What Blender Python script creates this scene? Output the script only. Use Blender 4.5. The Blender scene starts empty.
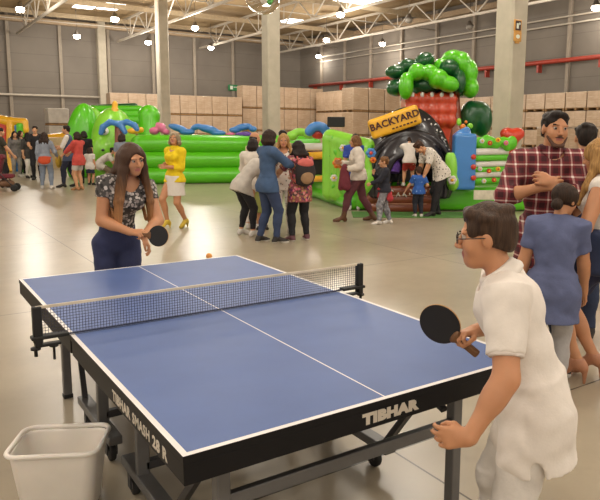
LAMP_W, LAMP_N, WORLD, EXPO = 650, 270, .8, 0.18
import bpy, bmesh, math, random
import numpy as np
from mathutils import Vector, Matrix
C = bpy.context.scene.collection
random.seed(7)
# ---------------------------------------------------------------- camera (solved from the table's known size)
CP = np.array([-1.41337, -3.06597, 1.69107]); YAW, PITCH, ROLL, FPX = 0.59707, 0.142887, 0.005505, 651.766
PPX, PPY = 328.0, 226.0
def basis():
    d = np.array([math.sin(YAW)*math.cos(PITCH), math.cos(YAW)*math.cos(PITCH), -math.sin(PITCH)])
    r = np.array([math.cos(YAW), -math.sin(YAW), 0.0]); u = np.cross(r, d)
    return r*math.cos(ROLL)+u*math.sin(ROLL), -r*math.sin(ROLL)+u*math.cos(ROLL), d
CR, CU, CD = basis()
HR = np.array([math.cos(YAW), -math.sin(YAW), 0]); HD = np.array([math.sin(YAW), math.cos(YAW), 0])
def ray(px, py): return CD+(px-PPX)/FPX*CR-(py-PPY)/FPX*CU
def at_z(px, py, z=0.0): v = ray(px, py); return CP+(z-CP[2])/v[2]*v
def at_d(px, py, dep): return CP+dep*ray(px, py)
def at_X(px, py, X): v = ray(px, py); return CP+(X-CP[0])/v[0]*v
def at_Y(px, py, Y): v = ray(px, py); return CP+(Y-CP[1])/v[1]*v
cam = bpy.data.cameras.new('camera'); co = bpy.data.objects.new('camera', cam); C.objects.link(co)
M = Matrix(((CR[0], CU[0], -CD[0], CP[0]), (CR[1], CU[1], -CD[1], CP[1]), (CR[2], CU[2], -CD[2], CP[2]), (0, 0, 0, 1)))
co.matrix_world = M
cam.sensor_fit = 'HORIZONTAL'; cam.sensor_width = 36.0; cam.lens = FPX*36/600
cam.shift_x = -(PPX-300)/600; cam.shift_y = (PPY-250)/600
cam.clip_end = 300
bpy.context.scene.camera = co
# ---------------------------------------------------------------- materials
def lin(c):
    if isinstance(c, str):
        c = c.lstrip('#'); c = [int(c[i:i+2], 16)/255 for i in (0, 2, 4)]
    return tuple(((x/12.92) if x <= .04045 else ((x+.055)/1.055)**2.4) for x in c)+(1.0,)
MATS = {}
class NT:
    def __init__(s, name):
        s.m = bpy.data.materials.new(name); s.m.use_nodes = True; s.t = s.m.node_tree; s.n = s.t.nodes; s.b = s.n['Principled BSDF']
    def new(s, typ, **kw):
        n = s.n.new(typ)
        for k, v in kw.items():
            if k in n.inputs.keys() if isinstance(k, str) else False: n.inputs[k].default_value = v
            else: setattr(n, k, v)
        return n
    def link(s, a, b): s.t.links.new(a, b)
    def coord(s, kind='Object', scale=(1, 1, 1), loc=(0, 0, 0), rot=(0, 0, 0)):
        t = s.n.new('ShaderNodeTexCoord'); mp = s.n.new('ShaderNodeMapping'); mp.inputs['Scale'].default_value = scale
        mp.inputs['Location'].default_value = loc; mp.inputs['Rotation'].default_value = rot
        s.link(t.outputs[kind], mp.inputs[0]); return mp.outputs[0]
    def ramp(s, fac, stops, interp='LINEAR'):
        r = s.n.new('ShaderNodeValToRGB'); r.color_ramp.interpolation = interp; e = r.color_ramp.elements
        while len(e) < len(stops): e.new(.5)
        for el, (p, c) in zip(e, stops): el.position = p; el.color = lin(c) if not (isinstance(c, tuple) and len(c) == 4) else c
        s.link(fac, r.inputs[0]); return r.outputs[0]
    def mix(s, fac, a, b, mode='MIX'):
        n = s.n.new('ShaderNodeMix'); n.data_type = 'RGBA'; n.blend_type = mode
        for sock, v in ((n.inputs[0], fac), (n.inputs[6], a), (n.inputs[7], b)):
            if hasattr(v, 'is_linked') or isinstance(v, bpy.types.NodeSocket): s.link(v, sock)
            else: sock.default_value = v if not isinstance(v, str) else lin(v)
        return n.outputs[2]
    def math(s, op, a, b=None):
        # a, b: sockets or numbers
        n = s.n.new('ShaderNodeMath'); n.operation = op
        for i, v in enumerate((a, b)):
            if v is None: continue
            if isinstance(v, bpy.types.NodeSocket): s.link(v, n.inputs[i])
            else: n.inputs[i].default_value = v
        return n.outputs[0]
    def bump(s, h, strength=.2, dist=.01):
        n = s.n.new('ShaderNodeBump'); n.inputs['Strength'].default_value = strength; n.inputs['Distance'].default_value = dist
        s.link(h, n.inputs['Height']); s.link(n.outputs[0], s.b.inputs['Normal'])
    def noise(s, vec, scale=5, detail=3, rough=.5):
        n = s.n.new('ShaderNodeTexNoise'); n.inputs['Scale'].default_value = scale; n.inputs['Detail'].default_value = detail; n.inputs['Roughness'].default_value = rough
        s.link(vec, n.inputs['Vector']); return n.outputs[0]
def mat(name, col, rough=.6, var=.08, nscale=8, bump=0, bdist=.01, metal=0, coat=0, spec=None, sss=0):
    if name in MATS: return MATS[name]
    t = NT(name); b = t.b; b.inputs['Roughness'].default_value = rough; b.inputs['Metallic'].default_value = metal
    if spec is not None: b.inputs['Specular IOR Level'].default_value = spec
    if coat: b.inputs['Coat Weight'].default_value = coat; b.inputs['Coat Roughness'].default_value = .08
    v = t.coord(); nz = t.noise(v, nscale, 4); c = lin(col)
    lo = tuple(max(0, x*(1-var*1.6)) for x in c[:3])+(1,); hi = tuple(min(1, x*(1+var*1.6)) for x in c[:3])+(1,)
    t.link(t.ramp(nz, [(.3, lo), (.7, hi)]), b.inputs['Base Color'])
    if bump: t.bump(t.noise(v, nscale*4, 3), bump, bdist)
    if sss: b.inputs['Subsurface Weight'].default_value = sss; b.inputs['Subsurface Radius'].default_value = (.02, .008, .004)
    MATS[name] = t.m; return t.m
def fabric(name, col, rough=.85, var=.06): return mat(name, col, rough, var, 14, .35, .006)
def skin(name, col): return mat(name, col, .5, .05, 9, .05, .002, sss=.12)
def hairm(name, a, b_):
    if name in MATS: return MATS[name]
    t = NT(name); v = t.coord(scale=(60, 60, 5)); nz = t.noise(v, 1.6, 4); t.link(t.ramp(nz, [(.3, a), (.7, b_)]), t.b.inputs['Base Color'])
    t.b.inputs['Roughness'].default_value = .55; t.b.inputs['Specular IOR Level'].default_value = .25; t.bump(nz, .6, .006); MATS[name] = t.m; return t.m
def ombre(name, dark, light, z0, z1):
    if name in MATS: return MATS[name]
    t = NT(name); nz = t.noise(t.coord(scale=(60, 60, 5)), 1.6, 4); sx = t.n.new('ShaderNodeSeparateXYZ'); t.link(t.coord(), sx.inputs[0])
    f = t.math('DIVIDE', t.math('SUBTRACT', z1, sx.outputs[2]), z1-z0); f = t.math('ADD', f, t.math('MULTIPLY', t.math('SUBTRACT', nz, .5), .7))
    t.link(t.ramp(f, [(.1, dark), (.95, light)]), t.b.inputs['Base Color']); t.b.inputs['Roughness'].default_value = .5; t.b.inputs['Specular IOR Level'].default_value = .3; t.bump(nz, .6, .006); MATS[name] = t.m; return t.m
def spots(name, base, cols, scale=18, thr=.35, rough=.8):
    """cloth with a scattered print"""
    if name in MATS: return MATS[name]
    t = NT(name); v = t.coord(); w = t.n.new('ShaderNodeTexVoronoi'); w.inputs['Scale'].default_value = scale; t.link(v, w.inputs['Vector'])
    m_ = t.math('LESS_THAN', w.outputs['Distance'], thr)
    sep = t.n.new('ShaderNodeSeparateColor'); t.link(w.outputs['Color'], sep.inputs[0])
    st = [(i/len(cols), c) for i, c in enumerate(cols)]
    pc = t.ramp(sep.outputs[0], st, 'CONSTANT')
    t.link(t.mix(m_, base, pc), t.b.inputs['Base Color']); t.b.inputs['Roughness'].default_value = rough; MATS[name] = t.m; return t.m
def emit(name, col, s):
    if name in MATS: return MATS[name]
    t = NT(name); t.b.inputs['Base Color'].default_value = lin(col); t.b.inputs['Emission Color'].default_value = lin(col); t.b.inputs['Emission Strength'].default_value = s
    MATS[name] = t.m; return t.m
# ---------------------------------------------------------------- objects
def tag(o, label=None, cat=None, group=None, kind=None):
    if label: o['label'] = label
    if cat: o['category'] = cat
    if group: o['group'] = group
    if kind: o['kind'] = kind
    return o
def thing(name, label, cat, loc=(0, 0, 0), rz=0.0, group=None):
    o = bpy.data.objects.new(name, None); C.objects.link(o); o.location = tuple(loc); o.rotation_euler = (0, 0, rz); o.empty_display_size = .1
    return tag(o, label, cat, group)
def link(name, me, parent=None, loc=None, rz=None):
    o = bpy.data.objects.new(name, me); C.objects.link(o)
    if parent is not None: o.parent = parent
    if loc is not None: o.location = tuple(loc)
    if rz is not None: o.rotation_euler = (0, 0, rz)
    return o
def mesh_np(name, V, F, mats, mi=None, smooth=True):
    me = bpy.data.meshes.new(name); V = np.asarray(V, np.float32); F = np.asarray(F, np.int32); n = F.shape[1]
    me.vertices.add(len(V)); me.vertices.foreach_set('co', V.ravel()); me.loops.add(F.size); me.loops.foreach_set('vertex_index', F.ravel())
    me.polygons.add(len(F)); me.polygons.foreach_set('loop_start', np.arange(0, F.size, n, dtype=np.int32)); me.polygons.foreach_set('loop_total', np.full(len(F), n, np.int32))
    if mi is not None: me.polygons.foreach_set('material_index', np.asarray(mi, np.int32))
    me.polygons.foreach_set('use_smooth', np.full(len(F), smooth, bool))
    for m_ in (mats if isinstance(mats, (list, tuple)) else [mats]): me.materials.append(m_)
    me.update(calc_edges=True); me.validate(); return me
class MB:
    """collects simple shapes into one mesh"""
    def __init__(s): s.bm = bmesh.new()
    def box(s, c, size, rz=0, bev=0, mi=0, R=None, seg=2):
        r = bmesh.ops.create_cube(s.bm, size=1.0); vs = r['verts']
        Rm = (R.to_4x4() if R is not None else Matrix.Rotation(rz, 4, 'Z'))
        bmesh.ops.transform(s.bm, matrix=Matrix.Translation(Vector(tuple(c))) @ Rm @ Matrix.Diagonal((*size, 1)), verts=vs)
        fs = list({f for v in vs for f in v.link_faces})
        for f in fs: f.material_index = mi
        if bev:
            es = list({e for v in vs for e in v.link_edges})
            out = bmesh.ops.bevel(s.bm, geom=es, offset=bev, segments=seg, affect='EDGES', profile=.5)
            for f in out['faces']: f.material_index = mi; f.smooth = True
        return s
    def bar(s, a, b, w, h=None, mi=0, bev=0):
        a = Vector(tuple(a)); b = Vector(tuple(b)); d = b-a; q = d.to_track_quat('Z', 'Y')
        if abs(d.normalized().z) < .99: # keep w horizontal, h vertical
            z = d.normalized(); x = Vector((0, 0, 1)).cross(z).normalized(); y = z.cross(x); R = Matrix((x, y, z)).transposed()
        else: R = Matrix.Identity(3)
        return s.box((a+b)/2, (w, h or w, d.length), R=R, mi=mi, bev=bev)
    def tube(s, pts, r, n=8, mi=0, caps=True, smooth=True):
        pts = [Vector(tuple(p)) for p in pts]; rings = []
        rr = r if isinstance(r, (list, tuple)) else [r]*len(pts)
        up = Vector((0, 0, 1))
        for i, p in enumerate(pts):
            t = (pts[min(i+1, len(pts)-1)]-pts[max(i-1, 0)]).normalized()
            x = up.cross(t) if abs(t.dot(up)) < .95 else Vector((1, 0, 0)).cross(t)
            x.normalize(); y = t.cross(x)
            rings.append([s.bm.verts.new(p+rr[i]*(math.cos(2*math.pi*k/n)*x+math.sin(2*math.pi*k/n)*y)) for k in range(n)])
        for a, b in zip(rings, rings[1:]):
            for k in range(n):
                f = s.bm.faces.new((a[k], a[(k+1) % n], b[(k+1) % n], b[k])); f.material_index = mi; f.smooth = smooth
        if caps:
            f = s.bm.faces.new(rings[0][::-1]); f.material_index = mi; f = s.bm.faces.new(rings[-1]); f.material_index = mi
        return s
    def lathe(s, prof, c=(0, 0, 0), n=24, mi=0, R=None, smooth=True):
        c = Vector(tuple(c)); rings = []
        for (r, z) in prof:
            ring = []
            for k in range(n):
                v = Vector((max(r, 1e-4)*math.cos(2*math.pi*k/n), max(r, 1e-4)*math.sin(2*math.pi*k/n), z))
                ring.append(s.bm.verts.new(c+(R @ v if R is not None else v)))
            rings.append(ring)
        for a, b in zip(rings, rings[1:]):
            for k in range(n):
                f = s.bm.faces.new((a[k], a[(k+1) % n], b[(k+1) % n], b[k])); f.material_index = mi; f.smooth = smooth
        f = s.bm.faces.new(rings[0][::-1]); f.material_index = mi; f = s.bm.faces.new(rings[-1]); f.material_index = mi
        return s
    def prism(s, poly, z0, z1, mi=0, Mx=None):
        Mx = Mx or Matrix.Identity(4)
        lo = [s.bm.verts.new(Mx @ Vector((x, y, z0))) for x, y in poly]; hi = [s.bm.verts.new(Mx @ Vector((x, y, z1))) for x, y in poly]; n = len(poly)
        fs = [s.bm.faces.new(lo[::-1]), s.bm.faces.new(hi)]+[s.bm.faces.new((lo[k], lo[(k+1) % n], hi[(k+1) % n], hi[k])) for k in range(n)]
        for f in fs: f.material_index = mi
        return s
    def add_mesh(s, me, Mx, mi=0):
        n0 = len(s.bm.verts); nf = len(s.bm.faces); s.bm.from_mesh(me); s.bm.verts.ensure_lookup_table(); s.bm.faces.ensure_lookup_table()
        for v in s.bm.verts[n0:]: v.co = Mx @ v.co
        for f in s.bm.faces[nf:]: f.material_index = mi
        return s
    def build(s, name, mats, parent=None, loc=None, rz=None):
        bmesh.ops.recalc_face_normals(s.bm, faces=s.bm.faces)
        me = bpy.data.meshes.new(name); s.bm.to_mesh(me); s.bm.free()
        for m_ in (mats if isinstance(mats, (list, tuple)) else [mats]): me.materials.append(m_)
        return link(name, me, parent, loc, rz)
def text_mesh(txt, size, bold=.0, depth=.001, space=1.0):
    cu = bpy.data.curves.new('lettering', 'FONT'); cu.body = txt; cu.size = size; cu.offset = bold; cu.extrude = depth; cu.space_character = space; cu.align_x = 'CENTER'; cu.align_y = 'CENTER'; cu.resolution_u = 3
    o = bpy.data.objects.new('lettering', cu); C.objects.link(o); dg = bpy.context.evaluated_depsgraph_get(); dg.update()
    me = bpy.data.meshes.new_from_object(o.evaluated_get(dg)); bpy.data.objects.remove(o); bpy.data.curves.remove(cu); return me
# ---------------------------------------------------------------- smooth solids
class SDF:
    def __init__(s, h): s.h = h; s.ops = []; s.lo = np.full(3, 1e9); s.hi = np.full(3, -1e9); s.cuts = []; s.nz = []
    def _add(s, fn, lo, hi, k, sub=False):
        lo = np.asarray(lo, float); hi = np.asarray(hi, float)
        if not sub: s.lo = np.minimum(s.lo, lo); s.hi = np.maximum(s.hi, hi)
        s.ops.append((fn, lo, hi, k, sub)); return s
    def cap(s, a, b, ra, rb=None, k=.02, sub=False):
        a = np.asarray(a, float); b = np.asarray(b, float); rb = ra if rb is None else rb; ab = b-a; L = max(ab@ab, 1e-9); R = max(ra, rb)
        def fn(x, y, z):
            t = np.clip(((x-a[0])*ab[0]+(y-a[1])*ab[1]+(z-a[2])*ab[2])/L, 0, 1)
            return np.sqrt((x-a[0]-t*ab[0])**2+(y-a[1]-t*ab[1])**2+(z-a[2]-t*ab[2])**2)-(ra+(rb-ra)*t)
        return s._add(fn, np.minimum(a, b)-R, np.maximum(a, b)+R, k, sub)
    def flat(s, a, b, ra, rb=None, k=.01):
        """flat-ended cone"""
        a = np.asarray(a, float); b = np.asarray(b, float); rb = ra if rb is None else rb; ab = b-a; L = math.sqrt(ab@ab); n = ab/L; R = max(ra, rb)
        def fn(x, y, z):
            q = (x-a[0])*n[0]+(y-a[1])*n[1]+(z-a[2])*n[2]; t = np.clip(q/L, 0, 1)
            rad = np.sqrt(np.maximum((x-a[0])**2+(y-a[1])**2+(z-a[2])**2-q*q, 0))-(ra+(rb-ra)*t)
            return np.maximum(rad, np.maximum(-q-ra*.6, q-L))
        return s._add(fn, np.minimum(a, b)-R, np.maximum(a, b)+R, k)
    def ell(s, c, r, R=None, k=.02, sub=False):
        c = np.asarray(c, float); r = np.asarray(r, float); R = np.eye(3) if R is None else np.asarray(R, float)
        e = np.sqrt(((R*r)**2).sum(1))
        def fn(x, y, z):
            x = x-c[0]; y = y-c[1]; z = z-c[2]
            q = [R[0, i]*x+R[1, i]*y+R[2, i]*z for i in range(3)]
            k0 = np.sqrt(sum((q[i]/r[i])**2 for i in range(3))); k1 = np.sqrt(sum((q[i]/r[i]**2)**2 for i in range(3)))
            return k0*(k0-1)/np.maximum(k1, 1e-6)
        return s._add(fn, c-e, c+e, k, sub)
    def econe(s, c, R, L, top, bot, k=.015):
        """elliptical skirt: from c downwards along -R[:,2] for L; half widths (x,y) top -> bot"""
        c = np.asarray(c, float); R = np.asarray(R, float); m_ = max(*top, *bot, L)
        def fn(x, y, z):
            x = x-c[0]; y = y-c[1]; z = z-c[2]
            q = [R[0, i]*x+R[1, i]*y+R[2, i]*z for i in range(3)]; t = np.clip(-q[2]/L, 0, 1)
            rx = top[0]+(bot[0]-top[0])*t; ry = top[1]+(bot[1]-top[1])*t
            d = (np.sqrt((q[0]/rx)**2+(q[1]/ry)**2)-1)*np.minimum(rx, ry)
            return np.maximum(d, np.maximum(-q[2]-L, q[2]-.01))
        e = c-R[:, 2]*L; return s._add(fn, np.minimum(c, e)-max(*top, *bot), np.maximum(c, e)+max(*top, *bot), k)
    def box(s, c, half, R=None, rad=.02, k=.01, sub=False):
        c = np.asarray(c, float); hf = np.asarray(half, float); R = np.eye(3) if R is None else np.asarray(R, float); e = np.abs(R) @ hf
        def fn(x, y, z):
            x = x-c[0]; y = y-c[1]; z = z-c[2]
            q = [np.abs(R[0, i]*x+R[1, i]*y+R[2, i]*z)-hf[i]+rad for i in range(3)]
            return np.sqrt(sum(np.maximum(v, 0)**2 for v in q))+np.minimum(np.maximum(q[0], np.maximum(q[1], q[2])), 0)-rad
        return s._add(fn, c-e, c+e, k, sub)
    def torus(s, c, n, R0, r, k=.01, squash=1.0):
        c = np.asarray(c, float); n = np.asarray(n, float); n = n/np.linalg.norm(n); e = R0+r
        def fn(x, y, z):
            x = x-c[0]; y = y-c[1]; z = z-c[2]; q = x*n[0]+y*n[1]+z*n[2]; p = np.sqrt(np.maximum(x*x+y*y+z*z-q*q, 0))-R0
            return np.sqrt(p*p+(q/squash)**2)-r
        return s._add(fn, c-e, c+e, k)
    def cut(s, n, p): n = np.asarray(n, float); n = n/np.linalg.norm(n); s.cuts.append((n, float(n@np.asarray(p, float)))); return s
    def noise(s, amp, f, seed=0): s.nz.append((amp, f, seed)); return s
    def mesh(s):
        h = s.h; lo = s.lo-2.5*h; n = np.ceil((s.hi+2.5*h-lo)/h).astype(int)+1
        ax = [(lo[i]+h*np.arange(n[i])).astype(np.float32) for i in range(3)]
        F = np.full(n, 1.0, np.float32)
        for fn, a, b, k, sub in s.ops:
            pad = k+3*h; i0 = np.maximum(np.floor((a-pad-lo)/h).astype(int), 0); i1 = np.minimum(np.ceil((b+pad-lo)/h).astype(int)+1, n)
            if np.any(i1 <= i0): continue
            sl = tuple(slice(i0[i], i1[i]) for i in range(3))
            d = fn(ax[0][sl[0]][:, None, None], ax[1][sl[1]][None, :, None], ax[2][sl[2]][None, None, :]).astype(np.float32); G = F[sl]
            if sub:
                d = -d; t = np.clip(.5-.5*(G-d)/k, 0, 1); F[sl] = G+(d-G)*t+k*t*(1-t)
            else:
                t = np.clip(.5+.5*(G-d)/k, 0, 1); F[sl] = G+(d-G)*t-k*t*(1-t)
        X, Y, Z = ax[0][:, None, None], ax[1][None, :, None], ax[2][None, None, :]
        for amp, f, sd in s.nz:
            fx, fy, fz = (f, f, f) if np.isscalar(f) else f
            F += amp*(np.sin(X*fx+sd+1.7*np.sin(Z*fz*.7+sd))*np.sin(Y*fy+1.3*sd+1.1*np.sin(X*fx*.6))+np.sin(Z*fz+2.1*sd+1.5*np.sin(Y*fy*.8+X*fx*.5)))*.6
        for nn, c in s.cuts: F = np.maximum(F, X*nn[0]+Y*nn[1]+Z*nn[2]-c)
        F[0], F[-1], F[:, 0], F[:, -1], F[:, :, 0], F[:, :, -1] = 1, 1, 1, 1, 1, 1
        return nets(F, lo, h)
    def obj(s, name, mats, parent=None, pick=None, loc=None, rz=None):
        V, Q = s.mesh()
        if len(Q) == 0: raise ValueError('empty '+name)
        mi = None
        if pick is not None: mi = pick(V[Q].mean(1))
        return link(name, mesh_np(name, V, Q, mats, mi), parent, loc, rz)
CORN = np.array([[i, j, k] for i in (0, 1) for j in (0, 1) for k in (0, 1)])
EDG = [(a, b) for a in range(8) for b in range(a+1, 8) if np.abs(CORN[a]-CORN[b]).sum() == 1]
def nets(F, lo, h):
    s = F < 0; n = F.shape
    c = np.zeros((n[0]-1, n[1]-1, n[2]-1), np.int8)
    for i, j, k in CORN: c += s[i:n[0]-1+i, j:n[1]-1+j, k:n[2]-1+k]
    act = (c > 0) & (c < 8); idx = np.argwhere(act)
    val = np.stack([F[idx[:, 0]+i, idx[:, 1]+j, idx[:, 2]+k] for i, j, k in CORN], 1)
    acc = np.zeros((len(idx), 3)); cnt = np.zeros(len(idx))
    for a, b in EDG:
        m_ = (val[:, a] < 0) != (val[:, b] < 0); va, vb = val[m_, a], val[m_, b]; t = va/(va-vb)
        acc[m_] += CORN[a]+t[:, None]*(CORN[b]-CORN[a]); cnt[m_] += 1
    V = lo+h*(idx+acc/np.maximum(cnt, 1)[:, None])
    I = np.full(act.shape, -1, np.int64); I[act] = np.arange(len(idx)); out = []
    for ax in range(3):
        u, v = [(1, 2), (2, 0), (0, 1)][ax]
        sa = [slice(None)]*3; sb = [slice(None)]*3; sa[ax] = slice(0, -1); sb[ax] = slice(1, None)
        A = s[tuple(sa)]; B = s[tuple(sb)]; e = np.argwhere(A != B)
        e = e[(e[:, u] > 0) & (e[:, v] > 0) & (e[:, u] < n[u]-1) & (e[:, v] < n[v]-1)]
        if not len(e): continue
        ins = A[e[:, 0], e[:, 1], e[:, 2]]
        def cell(du, dv):
            q = e.copy(); q[:, u] -= du; q[:, v] -= dv; return I[q[:, 0], q[:, 1], q[:, 2]]
        q = np.stack([cell(1, 1), cell(0, 1), cell(0, 0), cell(1, 0)], 1); q[~ins] = q[~ins][:, ::-1]; out.append(q)
    Q = np.concatenate(out) if out else np.zeros((0, 4), int); return V, Q
def rx(a): c, s = math.cos(a), math.sin(a); return np.array([[1, 0, 0], [0, c, -s], [0, s, c]])
def ry(a): c, s = math.cos(a), math.sin(a); return np.array([[c, 0, s], [0, 1, 0], [-s, 0, c]])
def rz_(a): c, s = math.cos(a), math.sin(a); return np.array([[c, -s, 0], [s, c, 0], [0, 0, 1]])
def unit(v): v = np.asarray(v, float); return v/max(np.linalg.norm(v), 1e-9)
# ---------------------------------------------------------------- people
SK = {'fair': ('skin_fair', '#d3a184'), 'tan': ('skin_tan', '#bd8661'), 'mid': ('skin_mid', '#c8946f'), 'pink': ('skin_pink', '#d2a08a')}
EYEW = None
def ik(S, T, l1, l2, pole):
    S = np.asarray(S, float); T = np.asarray(T, float); v = T-S; d = np.linalg.norm(v); u = v/max(d, 1e-6)
    d2 = min(max(d, abs(l1-l2)*1.05+1e-3), (l1+l2)*.998); W = S+u*d2
    p = np.asarray(pole, float); p = p-u*(p@u); p = unit(p)
    a = (l1*l1-l2*l2+d2*d2)/(2*d2); h = math.sqrt(max(l1*l1-a*a, 0)); return S+u*a+p*h, W
class Person:
    def __init__(s, label, loc, H, face=(0, -1), vox=.011, hk=1.0, sex='m', b=1.0, lean=0, side=0, twist=0, pel=(0, 0, .53), head=(0, 0, 0), sk='mid',
                 lh=None, rh=None, lpole=None, rpole=None, lhd=None, rhd=None, lhn=None, rhn=None, curl=(25, 25), lf=None, rf=None, fy=(10, -10), fp=(0, 0), heel=0.0, group=None, name='person', shw=1.0, kpole=None):
        s.H = H; s.vox = vox; s.sex = sex; s.b = b; s.hk = hk
        w = unit(face[0]*HR+face[1]*HD); s.rz = math.atan2(-w[0], w[1]); s.loc = np.array([loc[0], loc[1], loc[2] if len(loc) > 2 else 0.0])
        s.root = thing(name, label, 'person', s.loc, s.rz, group)
        s.R0inv = rz_(-s.rz); D = math.radians
        L = s.local
        up = np.array([0, 0, 1.0]); s.P0 = np.array(pel, float)*H
        s.Rp = rz_(D(twist*.3)) @ ry(D(side*.3)) @ rx(D(-lean*.45)); s.Rm = rz_(D(twist*.6)) @ ry(D(side*.7)) @ rx(D(-lean*.8)); s.Rc = rz_(D(twist)) @ ry(D(side)) @ rx(D(-lean))
        P1 = s.P0+s.Rp @ (0, 0, .06*H); P2 = P1+s.Rm @ (0, 0, .085*H); P3 = P2+s.Rc @ (0, 0, .08*H); s.NB = P3+s.Rc @ (0, -.004*H, .088*H)
        s.P1, s.P2, s.P3 = P1, P2, P3
        s.sw = (.112 if sex == 'm' else .1)*H*shw
        s.Rh = rz_(D(head[0])) @ ry(D(head[2])) @ rx(D(-head[1]))
        s.hs = H*.133*hk/.23
        upm = unit(s.Rc[:, 2]+s.Rh[:, 2]); s.NT = s.NB+upm*.045*H+s.Rh @ (0, .008*H, 0); s.HC = s.NT+s.Rh @ (0, .012*H, .045*H*hk)
        l1, l2 = .17*H, .148*H
        s.arm = {}
        for sg, tgt, pole, hd, hn, cu in ((1, rh, rpole, rhd, rhn, curl[1]), (-1, lh, lpole, lhd, lhn, curl[0])):
            S = s.NB+s.Rc @ (sg*s.sw, 0, -.03*H)
            if tgt is None: T = S+np.array([sg*.035*H, .03*H, -.312*H])
            else: T = L(tgt)
            E, W = ik(S, T, l1, l2, pole if pole is not None else (sg*.35, -1, -.3))
            hdv = unit(hd) if hd is not None else unit(W-E)
            n = np.array(hn if hn is not None else (sg*1.0, 0.15, .1), float); n = unit(n-hdv*(n@hdv))
            s.arm[sg] = (S, E, W, hdv, n, cu)
        s.leg = {}
        for sg, tgt, yw, fpt in ((1, rf, fy[1], fp[1]), (-1, lf, fy[0], fp[0])):
            Hp = s.P0+s.Rp @ (sg*.05*H, 0, -.012*H)
            A = np.array([sg*.06*H, 0, .045*H+heel]) if tgt is None else (L(tgt) if isinstance(tgt[0], str) else np.array([tgt[0]*H, tgt[1]*H, tgt[2]*H+.045*H+heel]))
            K, A = ik(Hp, A, .243*H, .245*H, kpole if kpole is not None else (sg*.1, 1, 0))
            fwd = rz_(D(yw)) @ rx(D(-(fpt+(math.degrees(math.atan2(heel, .12*H)) if heel else 0)))) @ np.array([0, 1.0, 0])
            s.leg[sg] = (Hp, K, A, fwd)
        s.skin = skin(*SK[sk]) if sk in SK else skin(*sk)
        s.body()
    def local(s, t):
        if isinstance(t[0], str):
            return s.R0inv @ (np.asarray(t[1], float)-s.loc)
        return np.asarray(t, float)*s.H
    def torso(s, q, o=0.0, k=.035, hips=True):
        H, b = s.H, s.b; f = s.sex == 'f'
        E = lambda c, r, R: q.ell(c, np.array(r)*H*np.array([b, b, 1])+o, R, k)
        if hips: E(s.P0, (.094 if f else .09, .068, .07), s.Rp)
        E(s.P1, (.079 if f else .082, .06, .07), s.Rp); E(s.P2, (.072 if f else .083, .058, .075), s.Rm)
        E(s.P3, (.083 if f else .095, .064, .08), s.Rc); E(s.P3+s.Rc @ (0, -.004*H, .04*H), (.088 if f else .1, .055, .055), s.Rc)
        if f and s.H > 1.45:
            for sg in (1, -1): q.ell(s.P3+s.Rc @ (sg*.04*H, .045*H, -.005*H), np.array([.036, .034, .036])*H+o, s.Rc, k)
        for sg in (1, -1): q.cap(s.NB+s.Rc @ (sg*.025*H, -.004*H, -.016*H), s.arm[sg][0]-s.Rc @ (sg*.008*H, 0, .0), .03*H+o, .034*H*b**.5+o, k)
    def armp(s, q, sg, o=0.0, frac=1.0, k=.02, flat=False):
        S, E, W = s.arm[sg][:3]; H = s.H; w = s.b**.6
        r = (.033*H*w, .027*H*w, .0255*H*w, .017*H)
        if frac <= 0: return
        f1 = min(frac/.5, 1); e = S+(E-S)*f1; (q.flat if flat and frac < .5 else q.cap)(S, e, r[0]+o, r[0]+(r[1]-r[0])*f1+o, k)
        if frac > .5:
            f2 = min((frac-.5)/.5, 1); e = E+(W-E)*f2
            if not flat: q.ell(E+(W-E)*.28, np.array([r[2]*1.05, r[2]*1.05, .05*H])+o, frame_z(W-E), k) if f2 > .5 else None
            (q.flat if flat else q.cap)(E, e, r[2]+o, r[2]+(r[3]-r[2])*f2+o, k)
    def legp(s, q, sg, o=0.0, frac=1.0, k=.025, flat=False, oa=None):
        Hp, K, A, fw = s.leg[sg]; H = s.H; w = s.b**.7; f = 1.06 if s.sex == 'f' else 1.0
        oa = o if oa is None else oa
        r = (.053*H*w*f, .037*H*w, .033*H*w, .021*H)
        f1 = min(frac/.5, 1); e = Hp+(K-Hp)*f1; (q.flat if flat and frac < .5 else q.cap)(Hp, e, r[0]+o, r[0]+(r[1]-r[0])*f1+o, k)
        q.ell(Hp+s.Rp @ (sg*-.004*H, -.03*H, -.012*H), np.array([.05*w*f, .046, .058])*H+o, s.Rp, k)
        if frac > .5:
            f2 = min((frac-.5)/.5, 1); e = K+(A-K)*f2
            if f2 > .45: q.ell(K+(A-K)*.3-fw*.008*H, np.array([.033*w, .035*w, .085])*H+o, frame_z(A-K), k)
            (q.flat if flat else q.cap)(K, e, r[2]+o, r[2]+(r[3]-r[2])*f2+o*(1-f2)+oa*f2, k)
    def foot(s, q, sg, o=0.0, k=.02):
        Hp, K, A, fw = s.leg[sg]; H = s.H; dn = np.array([0, 0, -1.0])
        heel = A-fw*.018*H+dn*.022*H; ball = A+fw*.075*H+dn*(.03*H); toe = A+fw*.105*H+dn*.033*H
        if fw[2] > -.15: ball[2] = max(ball[2], .016*H); toe[2] = max(toe[2], .013*H)
        q.cap(A, heel, .022*H+o, .021*H+o, k); q.cap(A+fw*.012*H, ball, .02*H+o, .019*H+o, k); q.cap(ball, toe, .021*H+o, .015*H+o, k)
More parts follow.
